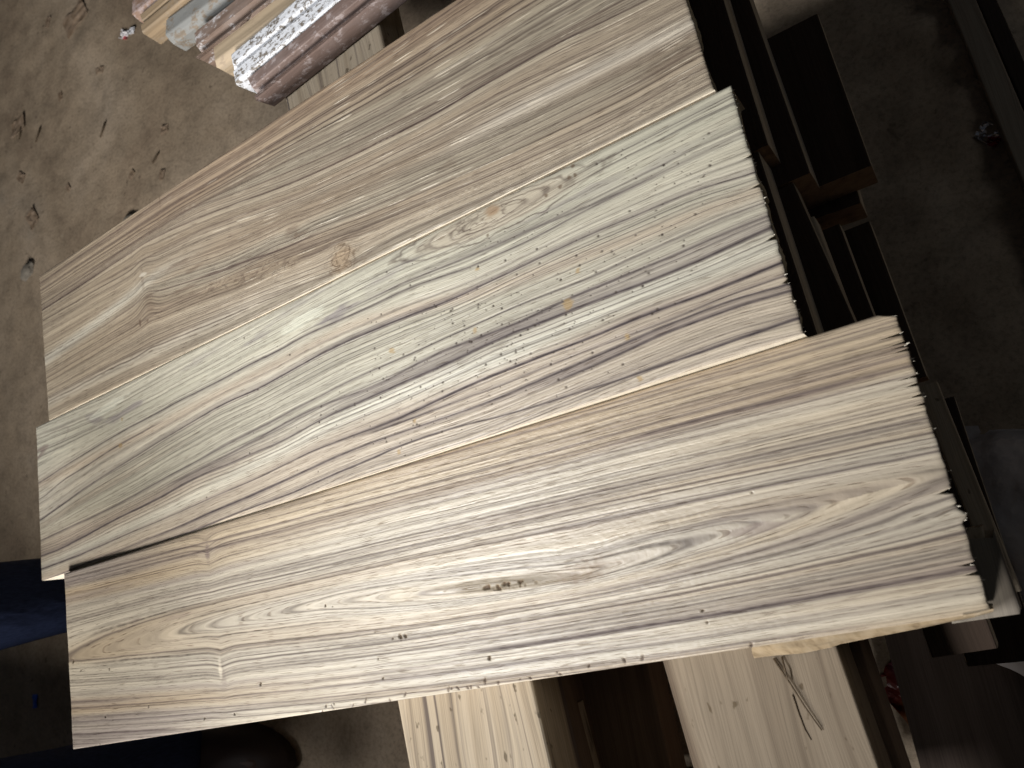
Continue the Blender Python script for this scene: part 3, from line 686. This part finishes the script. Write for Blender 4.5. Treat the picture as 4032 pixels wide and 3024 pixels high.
def torn(pl, parent, jag, seed, n, lmax, mat):
    rr = random.Random(seed); bm = bmesh.new()
    ax = pl.c[1] - pl.c[0]; ax = ax / np.linalg.norm(ax); cr = pl.c[2] - pl.c[1]; cr = cr / np.linalg.norm(cr)
    for i in range(n):
        b = rr.random(); j = jag[min(int(b * pl.nv), pl.nv - 1)]
        p = pl.bil(np.array((pl.L - j) / pl.L), np.array(b)) + np.array([0, 0, -rr.uniform(.0005, .006)])
        l = rr.uniform(.2, 1) ** 2 * lmax; w = rr.uniform(.0004, .0012); dy = rr.uniform(-.35, .35)
        tip = p + ax * l + cr * l * dy + np.array([0, 0, rr.uniform(-.5, .2) * l])
        base = [p - ax * .002 + cr * w, p - ax * .002 - cr * w, p - ax * .002 - np.array([0, 0, w * 1.6])]
        vs = [bm.verts.new(q) for q in base] + [bm.verts.new(tip)]
        bm.faces.new(vs[:3]); bm.faces.new((vs[0], vs[1], vs[3])); bm.faces.new((vs[1], vs[2], vs[3])); bm.faces.new((vs[2], vs[0], vs[3]))
    o = from_bm('torn_fibres', bm, mat); to_child(o, parent); o['kind'] = 'stuff'
torn(p3, plank3, j3, 3, 45, .0025, M['plank_side'])
torn(p2, plank2, j2, 4, 60, .002, M['plank_side'])

def strip_prism(name, tops, outs, z0, z1, mat, parent=None, thick=.004):
    """sloping edge strip between an upper and an outer lower line"""
    bm = bmesh.new(); rows = []
    for (a, b) in zip(tops, outs):
        A = at(*a, z0); B = at(*b, z1); mid = (A + B) / 2 + np.array([0, 0, .003])
        inn = A * .75 + B * .25 - np.array([0, 0, z0 - z1 + .001])
        rows.append([bm.verts.new(A), bm.verts.new(mid), bm.verts.new(B), bm.verts.new(B - np.array([0, 0, .0015])), bm.verts.new(np.array([A[0], A[1], z1 - .0015]))])
    for r0, r1 in zip(rows[:-1], rows[1:]):
        for i in range(5): bm.faces.new((r0[i], r1[i], r1[(i + 1) % 5], r0[(i + 1) % 5]))
    bm.faces.new(rows[0]); bm.faces.new(rows[-1][::-1])
    o = from_bm(name, bm, mat)
    if parent: to_child(o, parent)
    return o
k = NT('waney_sapwood'); co = k.objco(False)
ra = k.noise(k.mapping(co, (140, 60, 10)), 1, 3, .6); rb = k.noise(k.mapping(co, (25, 25, 25)), 1, 3)
cc = k.ramp(ra, [(.3, (.22, .155, .09)), (.5, (.40, .30, .185)), (.7, (.46, .36, .24))]); cc = k.mix(cc, k.ramp(rb, [(.35, .6), (.55, 1.0)]), .8, 'MULTIPLY')
M['sapwood'] = k.done(cc, .6, k.bump(ra, .5, .001), .3)
tx = [2960, 3040, 3150, 3260, 3300, 3450, 3600, 3720, 3830]; oy = [2592, 2581, 2573, 2550, 2536, 2506, 2477, 2451, 2430]
strip_prism('waney_edge', [(x, 2951 - .15 * (x - 285) - 3) for x in tx], list(zip([x + 10 for x in tx], oy)), HT - .003, HT - .043, M['sapwood'], plank3)
strip_prism('splinter', [(3790, 2422), (3850, 2412), (3912, 2396)], [(3792, 2434), (3850, 2426), (3912, 2408)], HT + .0005, HT - .006, M['sapwood'], plank3)

# ------------------------------------------------------------------ sawn boards of the pile
def board_mesh(L, W, T, seed, round_l=.002, round_r=.002, seg=14, wav=.0012, rag=0.0):
    """local: X along from 0 to L, Y from 0 (right edge) to W, top at Z = 0"""
    rr = np.random.RandomState(seed)
    def corner(cy, cz, r, a0, n=4):
        return [(cy + r * math.cos(a), cz + r * math.sin(a)) for a in np.linspace(a0, a0 + math.pi / 2, n)]
    prof = corner(W - round_l, -round_l, round_l, 0, 5) + corner(round_r, -round_r, round_r, math.pi / 2) + corner(.002, -T + .002, .002, math.pi, 3) + corner(W - .002, -T + .002, .002, 1.5 * math.pi, 3)
    prof = np.array(prof); n = len(prof)
    xs = np.linspace(0, L, seg + 1); V = []
    for i, x in enumerate(xs):
        dy = wav * vn(np.array([x * 5.0]), np.array([1.5]), seed)[0]; dz = wav * .6 * vn(np.array([x * 4.0]), np.array([7.5]), seed + 1)[0]
        ex_ = 0
        row = np.column_stack([np.full(n, x), prof[:, 0] + dy, prof[:, 1] + dz])
        if i in (0, seg) and rag: row[:, 0] += rr.uniform(-rag, rag, n)
        V.append(row)
    V = np.concatenate(V); bm = bmesh.new(); vs = [bm.verts.new(v) for v in V]
    for i in range(seg):
        for j in range(n): bm.faces.new((vs[i * n + j], vs[i * n + (j + 1) % n], vs[(i + 1) * n + (j + 1) % n], vs[(i + 1) * n + j]))
    bm.faces.new(vs[:n]); bm.faces.new(vs[seg * n:][::-1])
    return bm

def board(name, label, a, b, z, W, T, mat, ext0=0, ext1=0, seed=0, cat='board', group=None, px=True, parent=None, mats=None, **kw):
    """right-hand top edge runs from a to b (pixels at height z, or metres); the board lies to the left of it"""
    A = at(*a, z) if px else np.array([*a, z]); B = at(*b, z) if px else np.array([*b, z])
    d = B - A; d[2] = 0; Lg = np.linalg.norm(d); d /= Lg
    A = A - d * ext0; Lg += ext0 + ext1
    bm = board_mesh(Lg, W, T, seed, **kw)
    for v in bm.verts: v.co.y = -v.co.y            # left of the edge when looking down the image
    o = from_bm(name, bm, mat); o.location = A; o.rotation_euler = (0, 0, math.atan2(d[1], d[0]))
    if mats:
        for m_ in mats: o.data.materials.append(m_)
        for p in o.data.polygons: p.material_index = 2 if abs(p.normal.x) > .8 else (1 if abs(p.normal.y) > .75 else 0)
    for p in o.data.polygons: p.use_smooth = False
    if label: tag(o, label, cat, group)
    return o
G_SUP = 'sawn boards of the pile under the planks'
L1 = HT - TH - .002; L2 = L1 - .047; L3 = L2 - .047; L4 = L3 - .047; L5 = L4 - .05
board('support_board', 'striped pale sawn board with stained specks, under the left half of the planks', (-.584, .527), (-.365, -.246), L1, .166, .055, M['pale_board'], .55, .45, 1, group=G_SUP, px=False, round_l=.004, round_r=.004)
board('support_board', 'wide pale board emerging below the right half of the planks, dark twigs lying on it', (-.205, .19), (-.095, -.185), L1, .152, .047, M['wide_board'], .2, .5, 2, group=G_SUP, px=False, round_l=.030, round_r=.002)
OLD = (M['fresh_edge'], M['fresh_end'])
# staircase of boards at the right-hand end
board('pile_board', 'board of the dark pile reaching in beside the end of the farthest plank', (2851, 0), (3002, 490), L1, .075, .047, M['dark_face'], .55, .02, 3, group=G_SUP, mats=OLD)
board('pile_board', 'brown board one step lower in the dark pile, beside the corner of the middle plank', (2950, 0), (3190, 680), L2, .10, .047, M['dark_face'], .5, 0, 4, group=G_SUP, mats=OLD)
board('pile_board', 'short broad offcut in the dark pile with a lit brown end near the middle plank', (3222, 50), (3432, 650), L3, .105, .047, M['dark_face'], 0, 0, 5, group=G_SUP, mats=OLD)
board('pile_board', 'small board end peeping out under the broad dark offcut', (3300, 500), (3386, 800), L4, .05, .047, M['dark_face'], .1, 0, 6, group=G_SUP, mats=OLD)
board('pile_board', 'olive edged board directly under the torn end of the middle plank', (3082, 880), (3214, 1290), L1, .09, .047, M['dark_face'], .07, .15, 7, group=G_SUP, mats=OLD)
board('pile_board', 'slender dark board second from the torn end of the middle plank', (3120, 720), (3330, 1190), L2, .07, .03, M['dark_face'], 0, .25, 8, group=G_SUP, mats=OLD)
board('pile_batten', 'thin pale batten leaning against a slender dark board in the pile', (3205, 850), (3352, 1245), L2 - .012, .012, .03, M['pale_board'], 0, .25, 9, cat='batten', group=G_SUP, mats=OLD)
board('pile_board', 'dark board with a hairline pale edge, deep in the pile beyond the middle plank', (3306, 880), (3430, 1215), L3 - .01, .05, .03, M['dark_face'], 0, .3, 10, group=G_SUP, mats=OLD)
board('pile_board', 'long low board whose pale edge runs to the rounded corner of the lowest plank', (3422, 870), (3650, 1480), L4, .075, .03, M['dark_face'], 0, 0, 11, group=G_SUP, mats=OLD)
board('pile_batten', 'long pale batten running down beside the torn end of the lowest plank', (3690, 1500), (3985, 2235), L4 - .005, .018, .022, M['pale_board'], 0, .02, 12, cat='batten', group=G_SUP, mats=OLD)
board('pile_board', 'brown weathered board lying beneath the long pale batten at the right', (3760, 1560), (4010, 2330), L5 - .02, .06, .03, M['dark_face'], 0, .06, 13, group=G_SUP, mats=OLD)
board('board_offcut', 'pale grey board end sticking out under the right corner of the lowest plank', (3935, 2155), (4002, 2345), L1, .045, .04, M['grey_board'], .01, .01, 14, cat='offcut', group=G_SUP, rag=.003)
board('board_offcut', 'tiny pale wedge caught between the torn plank end and the long batten', (3872, 2075), (3890, 2160), L1 - .005, .016, .03, M['pale_board'], 0, 0, 15, cat='offcut', group=G_SUP, rag=.002)
board('pile_board', 'brown board lower down along the right side of the wide pale board', (3390, 2540), (3556, 3024), L2 - .002, .10, .04, M['brown_board'], .25, .3, 16, group=G_SUP)
board('pile_batten', 'pale thin batten standing in the dark gap between the two support boards', (2240, 2785), (2300, 3024), L3, .014, .035, M['pale_board'], 0, .2, 17, cat='batten', group=G_SUP)
board('pile_board', 'brown board low in the gap beside the thin batten, widened to darken the gap', (2560, 2640), (2645, 3024), L4, .10, .04, M['brown_board'], .2, .3, 18, group=G_SUP)  # brown board, widened over the bright floor to make the gap dark
# what carries the pile: cross bearers on the ground
for i, y in enumerate((.42, -.30)):
    board('bearer_timber', ('dark squared timber on the ground carrying the far side of the pile', 'dark squared timber on the ground carrying the near side of the pile')[i], (-.80, y - .16), (-.28, y - .03), .16, .10, .16, M['dark_board'], 0, .0, 30 + i, cat='timber', group='bearers under the pile', px=False)
for i, (a, b) in enumerate((((-.60, .50), (-.38, -.25)), ((-.22, .2), (-.11, -.18)))):
    for j, z in enumerate((L1 - .056, L1 - .056 - .052, L1 - .056 - .104)):
        board('pile_board', ('topmost', 'middle', 'lowest')[j] + (' rough board stacked under the striped left support board', ' rough board stacked under the wide pale board')[i], (a[0] - .01 * j, a[1]), (b[0] - .01 * j, b[1]), z, .12, .05, M['brown_board'], .1, .1, 40 + 5 * i + j, group='rough boards stacked under the supports', px=False)

# ------------------------------------------------------------------ old painted mouldings
def paint_mat(name, wood, paint, amount, scale=45, tint=None):
    k = NT(name); co = k.objco()
    w = k.noise(k.mapping(co, (3, 120, 120)), 1, 3, .6)
    base = k.ramp(w, [(.3, tuple(x * .6 for x in wood)), (.6, wood)])
    fl = k.noise(k.mapping(co, (scale * .7, scale * 1.2, scale)), 1, 6, .78)
    m = k.ramp(fl, [(amount - .03, 1.0), (amount + .03, 0.0)])
    if tint:
        t2 = k.ramp(k.noise(k.mapping(co, (12, 30, 30), (4, 4, 4)), 1, 4, .6), [(.42, 0.0), (.60, 1.0)]); base = k.mix(base, tint, k.math('MULTIPLY', t2, .6))
    base = k.mix(base, paint, m)
    return k.done(base, .6, k.bump(fl, .6, .0015, k.bump(w, .3, .0008)), .3)
PM = [paint_mat('pink_primed_wood', (.28, .18, .13), (.36, .28, .26), .50, 40),
      paint_mat('bare_tan_wood', (.33, .24, .15), (.27, .21, .15), .42, 40),
      paint_mat('grey_painted_wood', (.20, .16, .12), (.21, .21, .20), .56, 60),
      paint_mat('red_brown_wood_with_white', (.175, .12, .092), (.44, .42, .42), .42, 30, (.25, .20, .175)),
      paint_mat('bare_pale_wood', (.36, .28, .19), (.28, .215, .15), .38, 30),
      paint_mat('white_flaking_paint', (.16, .135, .11), (.60, .61, .64), .535, 150),
      paint_mat('worn_red_brown_paint', (.165, .115, .098), (.30, .25, .24), .43, 70, (.22, .17, .155))]
def moulding(name, label, a0, b0, w_, z, mat, seed, step, kind):
    """stepped door-frame moulding; a0 = lower-left end corner (near edge), direction to b0"""
    A = at(*a0, z); B = at(*b0, z); d = B - A; L = np.linalg.norm(d); d /= L; L = .75
    t = .034
    if kind == 0:   prof = [(0, 0), (0, -.006), (.10, -.006), (.14, -.011), (.30, -.011), (.34, 0), (.78, 0), (.82, -.005), (.92, -.005), (1, -.010)]
    elif kind == 1: prof = [(0, -.012), (.08, -.004), (.22, 0), (.7, 0), (.88, -.004), (1, -.012)]
    else:           prof = [(0, -.003), (.05, 0), (.42, 0), (.47, -.006), (.56, -.006), (.61, 0), (.95, 0), (1, -.003)]
    pts = [(p[0] * w_, p[1]) for p in prof] + [(w_, -t), (0, -t)]
    bm = bmesh.new(); rows = []; rr = random.Random(seed); segs = 10
    for i in range(segs + 1):
        x = L * i / segs
        rows.append([bm.verts.new((x + (rr.uniform(-.003, .003) if i == 0 else 0), y, zz + (rr.uniform(-.0006, .0006)))) for y, zz in pts])
    n = len(pts)
    for r0, r1 in zip(rows[:-1], rows[1:]):
        for j in range(n): bm.faces.new((r0[j], r1[j], r1[(j + 1) % n], r0[(j + 1) % n]))
    bm.faces.new(rows[0]); bm.faces.new(rows[-1][::-1])
    o = from_bm(name, bm, mat); o.location = A; o.rotation_euler = (0, 0, math.atan2(d[1], d[0]))
    bv = o.modifiers.new('edge', 'BEVEL'); bv.width = .0015; bv.segments = 2
    tag(o, label, 'moulding', 'old mouldings laid side by side at the upper left')
    return o
ZM = L1 + .036
ml = [((993, 382), (1458, 0), .040, 6, 0, 'worn red brown moulding nearest the planks in the bundle of old mouldings'),
      ((925, 330), (1335, 0), .050, 5, 2, 'moulding covered in flaking white paint in the bundle at the upper left'),
      ((846, 266), (1200, 0), .046, 4, 1, 'bare pale wooden moulding between the flaking white and red brown ones'),
      ((772, 224), (1060, 0), .050, 3, 0, 'red brown moulding with a white patch and whitened end'),
      ((655, 158), (870, 0), .046, 2, 1, 'grey painted moulding with a rounded end and a nail hole'),
      ((556, 132), (715, 0), .036, 1, 2, 'narrow bare tan moulding beside the grey rounded one'),
      ((524, 74), (620, 0), .044, 0, 1, 'pinkish moulding at the far left edge of the bundle')]
for i, (a, b, w_, mi, kd_, lab) in enumerate(ml):
    moulding('old_moulding', lab, a, b, w_ * .96, ZM - (.004 if i in (2, 4) else 0) + .001 * (i % 2), PM[mi], i, 0, kd_)


# ------------------------------------------------------------------ person standing behind the left ends
def skin_body(name, verts, edges, mat, sub=2, parent=None, root=0):
    me = bpy.data.meshes.new(name); me.from_pydata([v[:3] for v in verts], edges, [])
    o = bpy.data.objects.new(name, me); COL.objects.link(o)
    sk = o.modifiers.new('skin', 'SKIN'); sk.use_smooth_shade = True; sk.branch_smoothing = .6
    for i, v in enumerate(verts):
        d = me.skin_vertices[0].data[i]; d.radius = (v[3], v[4] if len(v) > 4 else v[3]); d.use_root = (i == root)
    ss = o.modifiers.new('sub', 'SUBSURF'); ss.levels = sub; ss.render_levels = sub
    dg = bpy.context.evaluated_depsgraph_get(); ev = o.evaluated_get(dg)
    nm = bpy.data.meshes.new_from_object(ev); nm.name = name
    o.modifiers.clear(); old = o.data; o.data = nm; bpy.data.meshes.remove(old)
    nm.materials.clear(); nm.materials.append(mat); nm.shade_smooth()
    if parent: o.parent = parent
    return o
k = NT('brown_skin'); M['skin'] = k.done((.05, .026, .018), .6, k.bump(k.noise(k.mapping(k.objco(False), (120, 120, 120)), 1, 3), .2, .001), .4)
k = NT('navy_cotton'); co = k.objco(False)
fz = k.noise(k.mapping(co, (500, 500, 90)), 1, 2); fold = k.noise(k.mapping(co, (11, 11, 5)), 1, 3, .5, .5)
M['navy'] = k.done(k.ramp(fz, [(.3, (.012, .018, .045)), (.7, (.022, .032, .075))]), .85, k.bump(fold, .8, .02, k.bump(fz, .3, .0006)), .12)
k = NT('grey_shirt_cotton'); M['shirt'] = k.done((.12, .12, .13), .9, k.bump(k.noise(k.mapping(k.objco(False), (9, 9, 6)), 1, 3), .7, .02), .1)
k = NT('brown_sandal_rubber'); M['sandal'] = k.done((.025, .014, .011), .6, k.bump(k.noise(k.objco(False), 90, 3), .3, .001), .3)
k = NT('black_hair'); M['hair'] = k.done((.012, .010, .009), .5, k.bump(k.noise(k.mapping(k.objco(False), (60, 60, 200)), 1, 3), .8, .004), .4)
def person():
    root = bpy.data.objects.new('person', None); COL.objects.link(root); root.location = (-1.31, -.315, 0)
    tag(root, 'person in dark navy trousers standing beyond the left ends of the planks', 'person')
    yl, yr = .155, -.15
    V = [(0, 0, .93, .15, .13)]; E = []
    def chain(start, pts):
        p = start
        for q in pts: V.append(q); E.append((p, len(V) - 1)); p = len(V) - 1
        return p
    sp = chain(0, [(0, 0, 1.08, .145, .115), (.0, 0, 1.24, .16, .12), (0, 0, 1.38, .14, .10), (.0, 0, 1.47, .065), (.01, 0, 1.53, .058), (.02, 0, 1.62, .088, .078), (.02, 0, 1.71, .085, .075)])
    for s in (1, -1):
        chain(3, [(0, .17 * s, 1.40, .06), (-.02, .23 * s, 1.17, .045), (.06, .24 * s, .94, .036), (.09, .24 * s, .86, .022, .040)])
        hand = len(V) - 1
        for f in range(4): chain(hand, [(.075 + .02 * f, .24 * s, .80, .010), (.085 + .02 * f, .235 * s, .765 + .004 * abs(f - 1), .008)])
        chain(hand, [(.125, .22 * s, .84, .011), (.14, .215 * s, .81, .009)])
    for s, yy in ((1, yl), (-1, yr)):
        chain(0, [(0, yy * .62, .84, .085), (.01, yy * .9, .5, .060), (-.01, yy, .28, .055), (0, yy, .09, .040), (.03, yy, .045, .038, .035), (.12, yy, .030, .040, .022), (.18, yy, .022, .034, .015)])
    skin_body('body', V, E, M['skin'], 2, root)
    T = [(0, 0, .96, .165, .14)]; TE = []
    for yy in (yl, yr):
        p = 0
        for q in [(0, yy * .62, .84, .105), (.01, yy * .9, .52, .076), (-.005, yy, .30, .066), (0, yy, .14, .060), (.012, yy, .03, .066)]:
            T.append(q); TE.append((p, len(T) - 1)); p = len(T) - 1
    skin_body('trousers', T, TE, M['navy'], 3, root)
    Sv = [(0, 0, .98, .175, .15), (0, 0, 1.1, .165, .135), (0, 0, 1.25, .18, .14), (0, 0, 1.39, .155, .115), (0, 0, 1.46, .085)]; Se = [(0, 1), (1, 2), (2, 3), (3, 4)]
    for s in (1, -1):
        n0 = len(Sv); Sv += [(0, .175 * s, 1.405, .075), (-.015, .225 * s, 1.22, .066)]; Se += [(3, n0), (n0, n0 + 1)]
    skin_body('shirt', Sv, Se, M['shirt'], 2, root)
    skin_body('hair', [(.0, 0, 1.66, .088, .08), (.0, 0, 1.735, .088, .08)], [(0, 1)], M['hair'], 2, root)
    for yy in (yl, yr):
        bm = bmesh.new(); ring = []
        for i in range(24):
            a = 2 * math.pi * i / 24; ring.append((.07 + .145 * math.cos(a), yy + .048 * math.sin(a) * (1 + .12 * math.cos(a))))
        lo = [bm.verts.new((x, y, -.005)) for x, y in ring]; hi = [bm.verts.new((x, y, .014)) for x, y in ring]
        for i in range(24): bm.faces.new((lo[i], lo[(i + 1) % 24], hi[(i + 1) % 24], hi[i]))
        bm.faces.new(hi); bm.faces.new(lo[::-1])
        from_bm('shoe_sole', bm, M['sandal'], root)
        bm = bmesh.new(); rows = []
        for i in range(7):
            f = i / 6; zz = .014 + .062 * math.sin(f * math.pi / 2); sc_ = math.cos(f * math.pi / 2 * .93)
            rows.append([bm.verts.new((.07 - .04 * f + (x - .07) * sc_, yy + (y - yy) * sc_, zz)) for x, y in ring])
        for r0, r1 in zip(rows[:-1], rows[1:]):
            for j in range(24): bm.faces.new((r0[j], r0[(j + 1) % 24], r1[(j + 1) % 24], r1[j]))
        bm.faces.new(rows[-1])
        from_bm('shoe_upper', bm, M['sandal'], root, True)
person()

# ------------------------------------------------------------------ small litter
def tube(name, pts, rad, mat, sides=7, taper=.6):
    bm = bmesh.new(); rows = []; pts = [np.array(p, float) for p in pts]; n = len(pts)
    for i, p in enumerate(pts):
        d = pts[min(i + 1, n - 1)] - pts[max(i - 1, 0)]; d /= np.linalg.norm(d)
        u = np.cross(d, [0, 0, 1.0]); u /= np.linalg.norm(u) + 1e-9; w = np.cross(d, u)
        r = rad * (1 - (1 - taper) * i / (n - 1))
        rows.append([bm.verts.new(p + r * (math.cos(a) * u + math.sin(a) * w)) for a in np.linspace(0, 2 * math.pi, sides, endpoint=False)])
    for r0, r1 in zip(rows[:-1], rows[1:]):
        for j in range(sides): bm.faces.new((r0[j], r0[(j + 1) % sides], r1[(j + 1) % sides], r1[j]))
    bm.faces.new(rows[0]); bm.faces.new(rows[-1][::-1])
    return from_bm(name, bm, mat, smooth=True)
k = NT('dark_twig_bark'); M['twig'] = k.done(k.ramp(k.noise(k.objco(), 300, 3), [(.3, (.05, .035, .022)), (.7, (.11, .08, .05))]), .8, None, .2)
k = NT('green_cord_nylon'); M['cord'] = k.done((.012, .07, .055), .5, k.bump(k.noise(k.objco(), 400, 2), .4, .001), .3)
z = L1 + .002
tag(tube('twig', [at(3045, 2592, z), at(3110, 2690, z + .001), at(3170, 2785, z + .001), at(3236, 2876, z)], .0009, M['twig']), 'long dark twig lying slantwise on the wide pale board', 'twig', 'dark twigs on the wide board')
tag(tube('twig', [at(3078, 2585, z), at(3092, 2640, z + .003), at(3104, 2685, z + .002)], .0009, M['twig']), 'short grey twig touching the long slanting twig', 'twig', 'dark twigs on the wide board')
tag(tube('twig', [at(3121, 2735, z - .0012), at(3145, 2810, z - .001), at(3168, 2870, z - .001), at(3194, 2914, z - .0012)], .0006, M['twig']), 'crack in the wide board, modelled as a thin strand below the long slanting twig', 'twig', 'dark twigs on the wide board')  # crack in the board, modelled as a thin dark strand on its face
tag(tube('cord', [on_ground(1010, 2830, .004), on_ground(998, 2880, .004), on_ground(990, 2950, .004), on_ground(985, 3040, .004), on_ground(950, 3200, .004)], .004, M['cord'], taper=1), 'green cord on the dirt floor beside the foot', 'cord')

def scrap(name, x, y, size, mat, label, cat, seed, z0=.0015, group=None, crum=.35, n=9):
    rr = np.random.RandomState(seed); c = on_ground(x, y)
    g = np.linspace(-1, 1, n); X, Y = np.meshgrid(g, g, indexing='ij')
    h = crum * size * .45 * (fbm(X * 1.7 + seed, Y * 1.7, seed, 3)) + .06 * size
    r = 1 - .18 * np.abs(vn(np.arctan2(Y, X) * 1.4 + seed, 0 * X, seed))
    ang = rr.uniform(0, 6.28); ca, sa = math.cos(ang), math.sin(ang)
    Xr = size * r * (X * ca - Y * sa * .7); Yr = size * r * (X * sa + Y * ca * .7)
    P = np.stack([Xr, Yr, h + z0], -1)
    o = link(name, grid_mesh(name, P, False), mat); o.location = c
    sd = o.modifiers.new('t', 'SOLIDIFY'); sd.thickness = .0008
    return tag(o, label, cat, group)
def flat(name, stops, sc_, rough=.35, spec=.5, metal=0):
    k = NT(name); n_ = k.noise(k.objco(False), sc_, 2, .5); return k.done(k.ramp(n_, stops, 'LINEAR'), rough, None, spec, metal)
m_rw = flat('white_red_foil', [(.40, (.75, .72, .74)), (.55, (.8, .78, .8)), (.60, (.5, .06, .08))], 26)
m_rw2 = flat('white_plastic', [(.3, (.70, .70, .74)), (.7, (.85, .85, .88))], 40)
scrap('wrapper_scrap', 492, 138, .017, m_rw, 'white and red plastic scrap on the dirt beside the bundle of mouldings', 'wrapper', 2, crum=.9)
scrap('plastic_scrap', 522, 122, .014, m_rw2, 'white plastic scrap touching the red and white one', 'plastic scrap', 4, crum=.8)
m_sil = flat('silver_red_foil', [(.42, (.9, .9, .92)), (.54, (.9, .9, .92)), (.60, (.25, .01, .01))], 40, .12, .8, .8)
scrap('foil_wrapper', 3893, 530, .016, m_sil, 'shiny silver and red wrapper on the dark dirt at the right', 'wrapper', 6, crum=1.0)
m_sach = flat('coloured_sachet', [(.33, (.02, .04, .10)), (.45, (.16, .02, .015)), (.55, (.22, .03, .02)), (.62, (.25, .10, .02)), (.70, (.45, .5, .55))], 13)
scrap('sachet', 3585, 2730, .040, m_sach, 'crumpled red orange and blue sachet on the dark floor beside the wide board', 'sachet', 8, crum=.35, n=16)
m_blue = flat('blue_plastic', [(.3, (.02, .08, .45)), (.7, (.03, .14, .7))], 60)
scrap('plastic_scrap', 140, 2762, .017, m_blue, 'tiny bright blue plastic scrap on the dirt between the legs', 'plastic scrap', 10, crum=.5, n=6)
k = NT('dry_leaf'); n_ = k.noise(k.objco(), 50, 3); M['chip'] = k.done(k.ramp(n_, [(.3, (.20, .14, .09)), (.7, (.36, .27, .20))]), .85, k.bump(n_, .5, .003), .15)
for i, (x, y, s_) in enumerate(((300, 75, .050), (75, 500, .035), (190, 90, .016), (650, 510, .014), (400, 275, .012), (270, 740, .012), (385, 280, .009), (85, 700, .02), (640, 690, .013), (130, 860, .03), (520, 690, .012), (240, 380, .013))):
    scrap('wood_chip', x, y, s_, M['chip'], ('broad pale flake of wood on the dirt at the upper left', 'curled wood chip near the left edge of the dirt floor')[i] if i < 2 else 'small wood chip trodden into the lit dirt floor', 'wood chip', 20 + i, group='wood chips on the lit dirt' if i > 1 else None, crum=.25, n=8)
for i, (x, y, x2, y2) in enumerate(((415, 480, 395, 540), (160, 500, 140, 560), (85, 500, 75, 550), (600, 640, 625, 600))):
    tag(tube('twig', [on_ground(x, y, .002), on_ground((x + x2) / 2, (y + y2) / 2, .003), on_ground(x2, y2, .002)], .0028, M['twig']), 'small dark twig on the lit dirt floor', 'twig', 'twigs on the dirt floor')
# grey stone chips left of the planks
def stone(x, y, s_, seed, label, mat):
    bm = bmesh.new(); bmesh.ops.create_icosphere(bm, subdivisions=3, radius=s_)
    for v in bm.verts:
        p = np.array(v.co) / s_; f = 1 + .35 * fbm(np.array([p[0] * 1.6 + seed]), np.array([p[1] * 1.6 + p[2] * 2.1]), seed, 3)[0]; v.co = Vector((p[0] * f * s_ * 1.5, p[1] * f * s_ * .8, p[2] * f * s_ * .5))
    o = from_bm('stone', bm, mat); o.location = on_ground(x, y, s_ * .15); o.rotation_euler = (0, 0, seed * 1.3); tag(o, label, 'stone'); return o
k = NT('grey_stone'); n_ = k.noise(k.objco(), 30, 4); M['stone'] = k.done(k.ramp(n_, [(.3, (.13, .115, .095)), (.7, (.27, .24, .20))]), .85, k.bump(n_, .6, .004), .2)
stone(112, 1062, .022, 3, 'grey stone on the dirt beside the left tip of the farthest plank', M['stone'])
stone(512, 868, .020, 5, 'greenish grey stone half hidden behind the edge of the farthest plank', M['stone'])

# ------------------------------------------------------------------ dim right-hand side
board('floor_rail', 'long weathered timber rail lying on the dirt at the upper right', (3846, 0), (4032, 440), .030, .026, .04, M['brown_rail'], .6, .6, 60, cat='rail', px=True)
board('floor_timber', 'dark timber lying beyond the weathered rail in the upper right corner', (3925, 0), (4060, 300), .022, .018, .04, M['dark_board'], .6, .6, 61, cat='timber', px=True)
k = NT('pale_sackcloth'); n_ = k.noise(k.objco(False), 8, 4); wv = k.noise(k.objco(False), 300, 2)
M['sack'] = k.done(k.ramp(n_, [(.3, (.36, .32, .30)), (.7, (.55, .50, .48))]), .9, k.bump(wv, .4, .001, k.bump(n_, .8, .03)), .1)
def sack():
    n = 60; g = np.linspace(-1, 1, n); X, Y = np.meshgrid(g, g, indexing='ij')
    R = np.sqrt(X ** 2 + Y ** 2) + .12 * fbm(X * 2, Y * 2, 5, 3)
    h = .15 * np.sqrt(np.clip(1 - R ** 2, 0, 1)) + .03 * fbm(X * 3, Y * 3, 6, 4) * np.clip(1 - R, 0, 1)
    P = np.stack([X * .17, Y * .15, h - .012], -1)
    o = link('sack', grid_mesh('sack', P), M['sack']); c = at(4250, 2210, 0); o.location = (c[0], c[1], 0)
    tag(o, 'pale grey cloth sack slumped on the floor at the right edge', 'sack')
sack()
board('floor_plank', 'broad dull brown plank on the floor in the lower right corner', (4150, 2470), (4330, 3024), .06, .16, .035, M['dark_board'], .1, .5, 62, cat='plank', px=True)
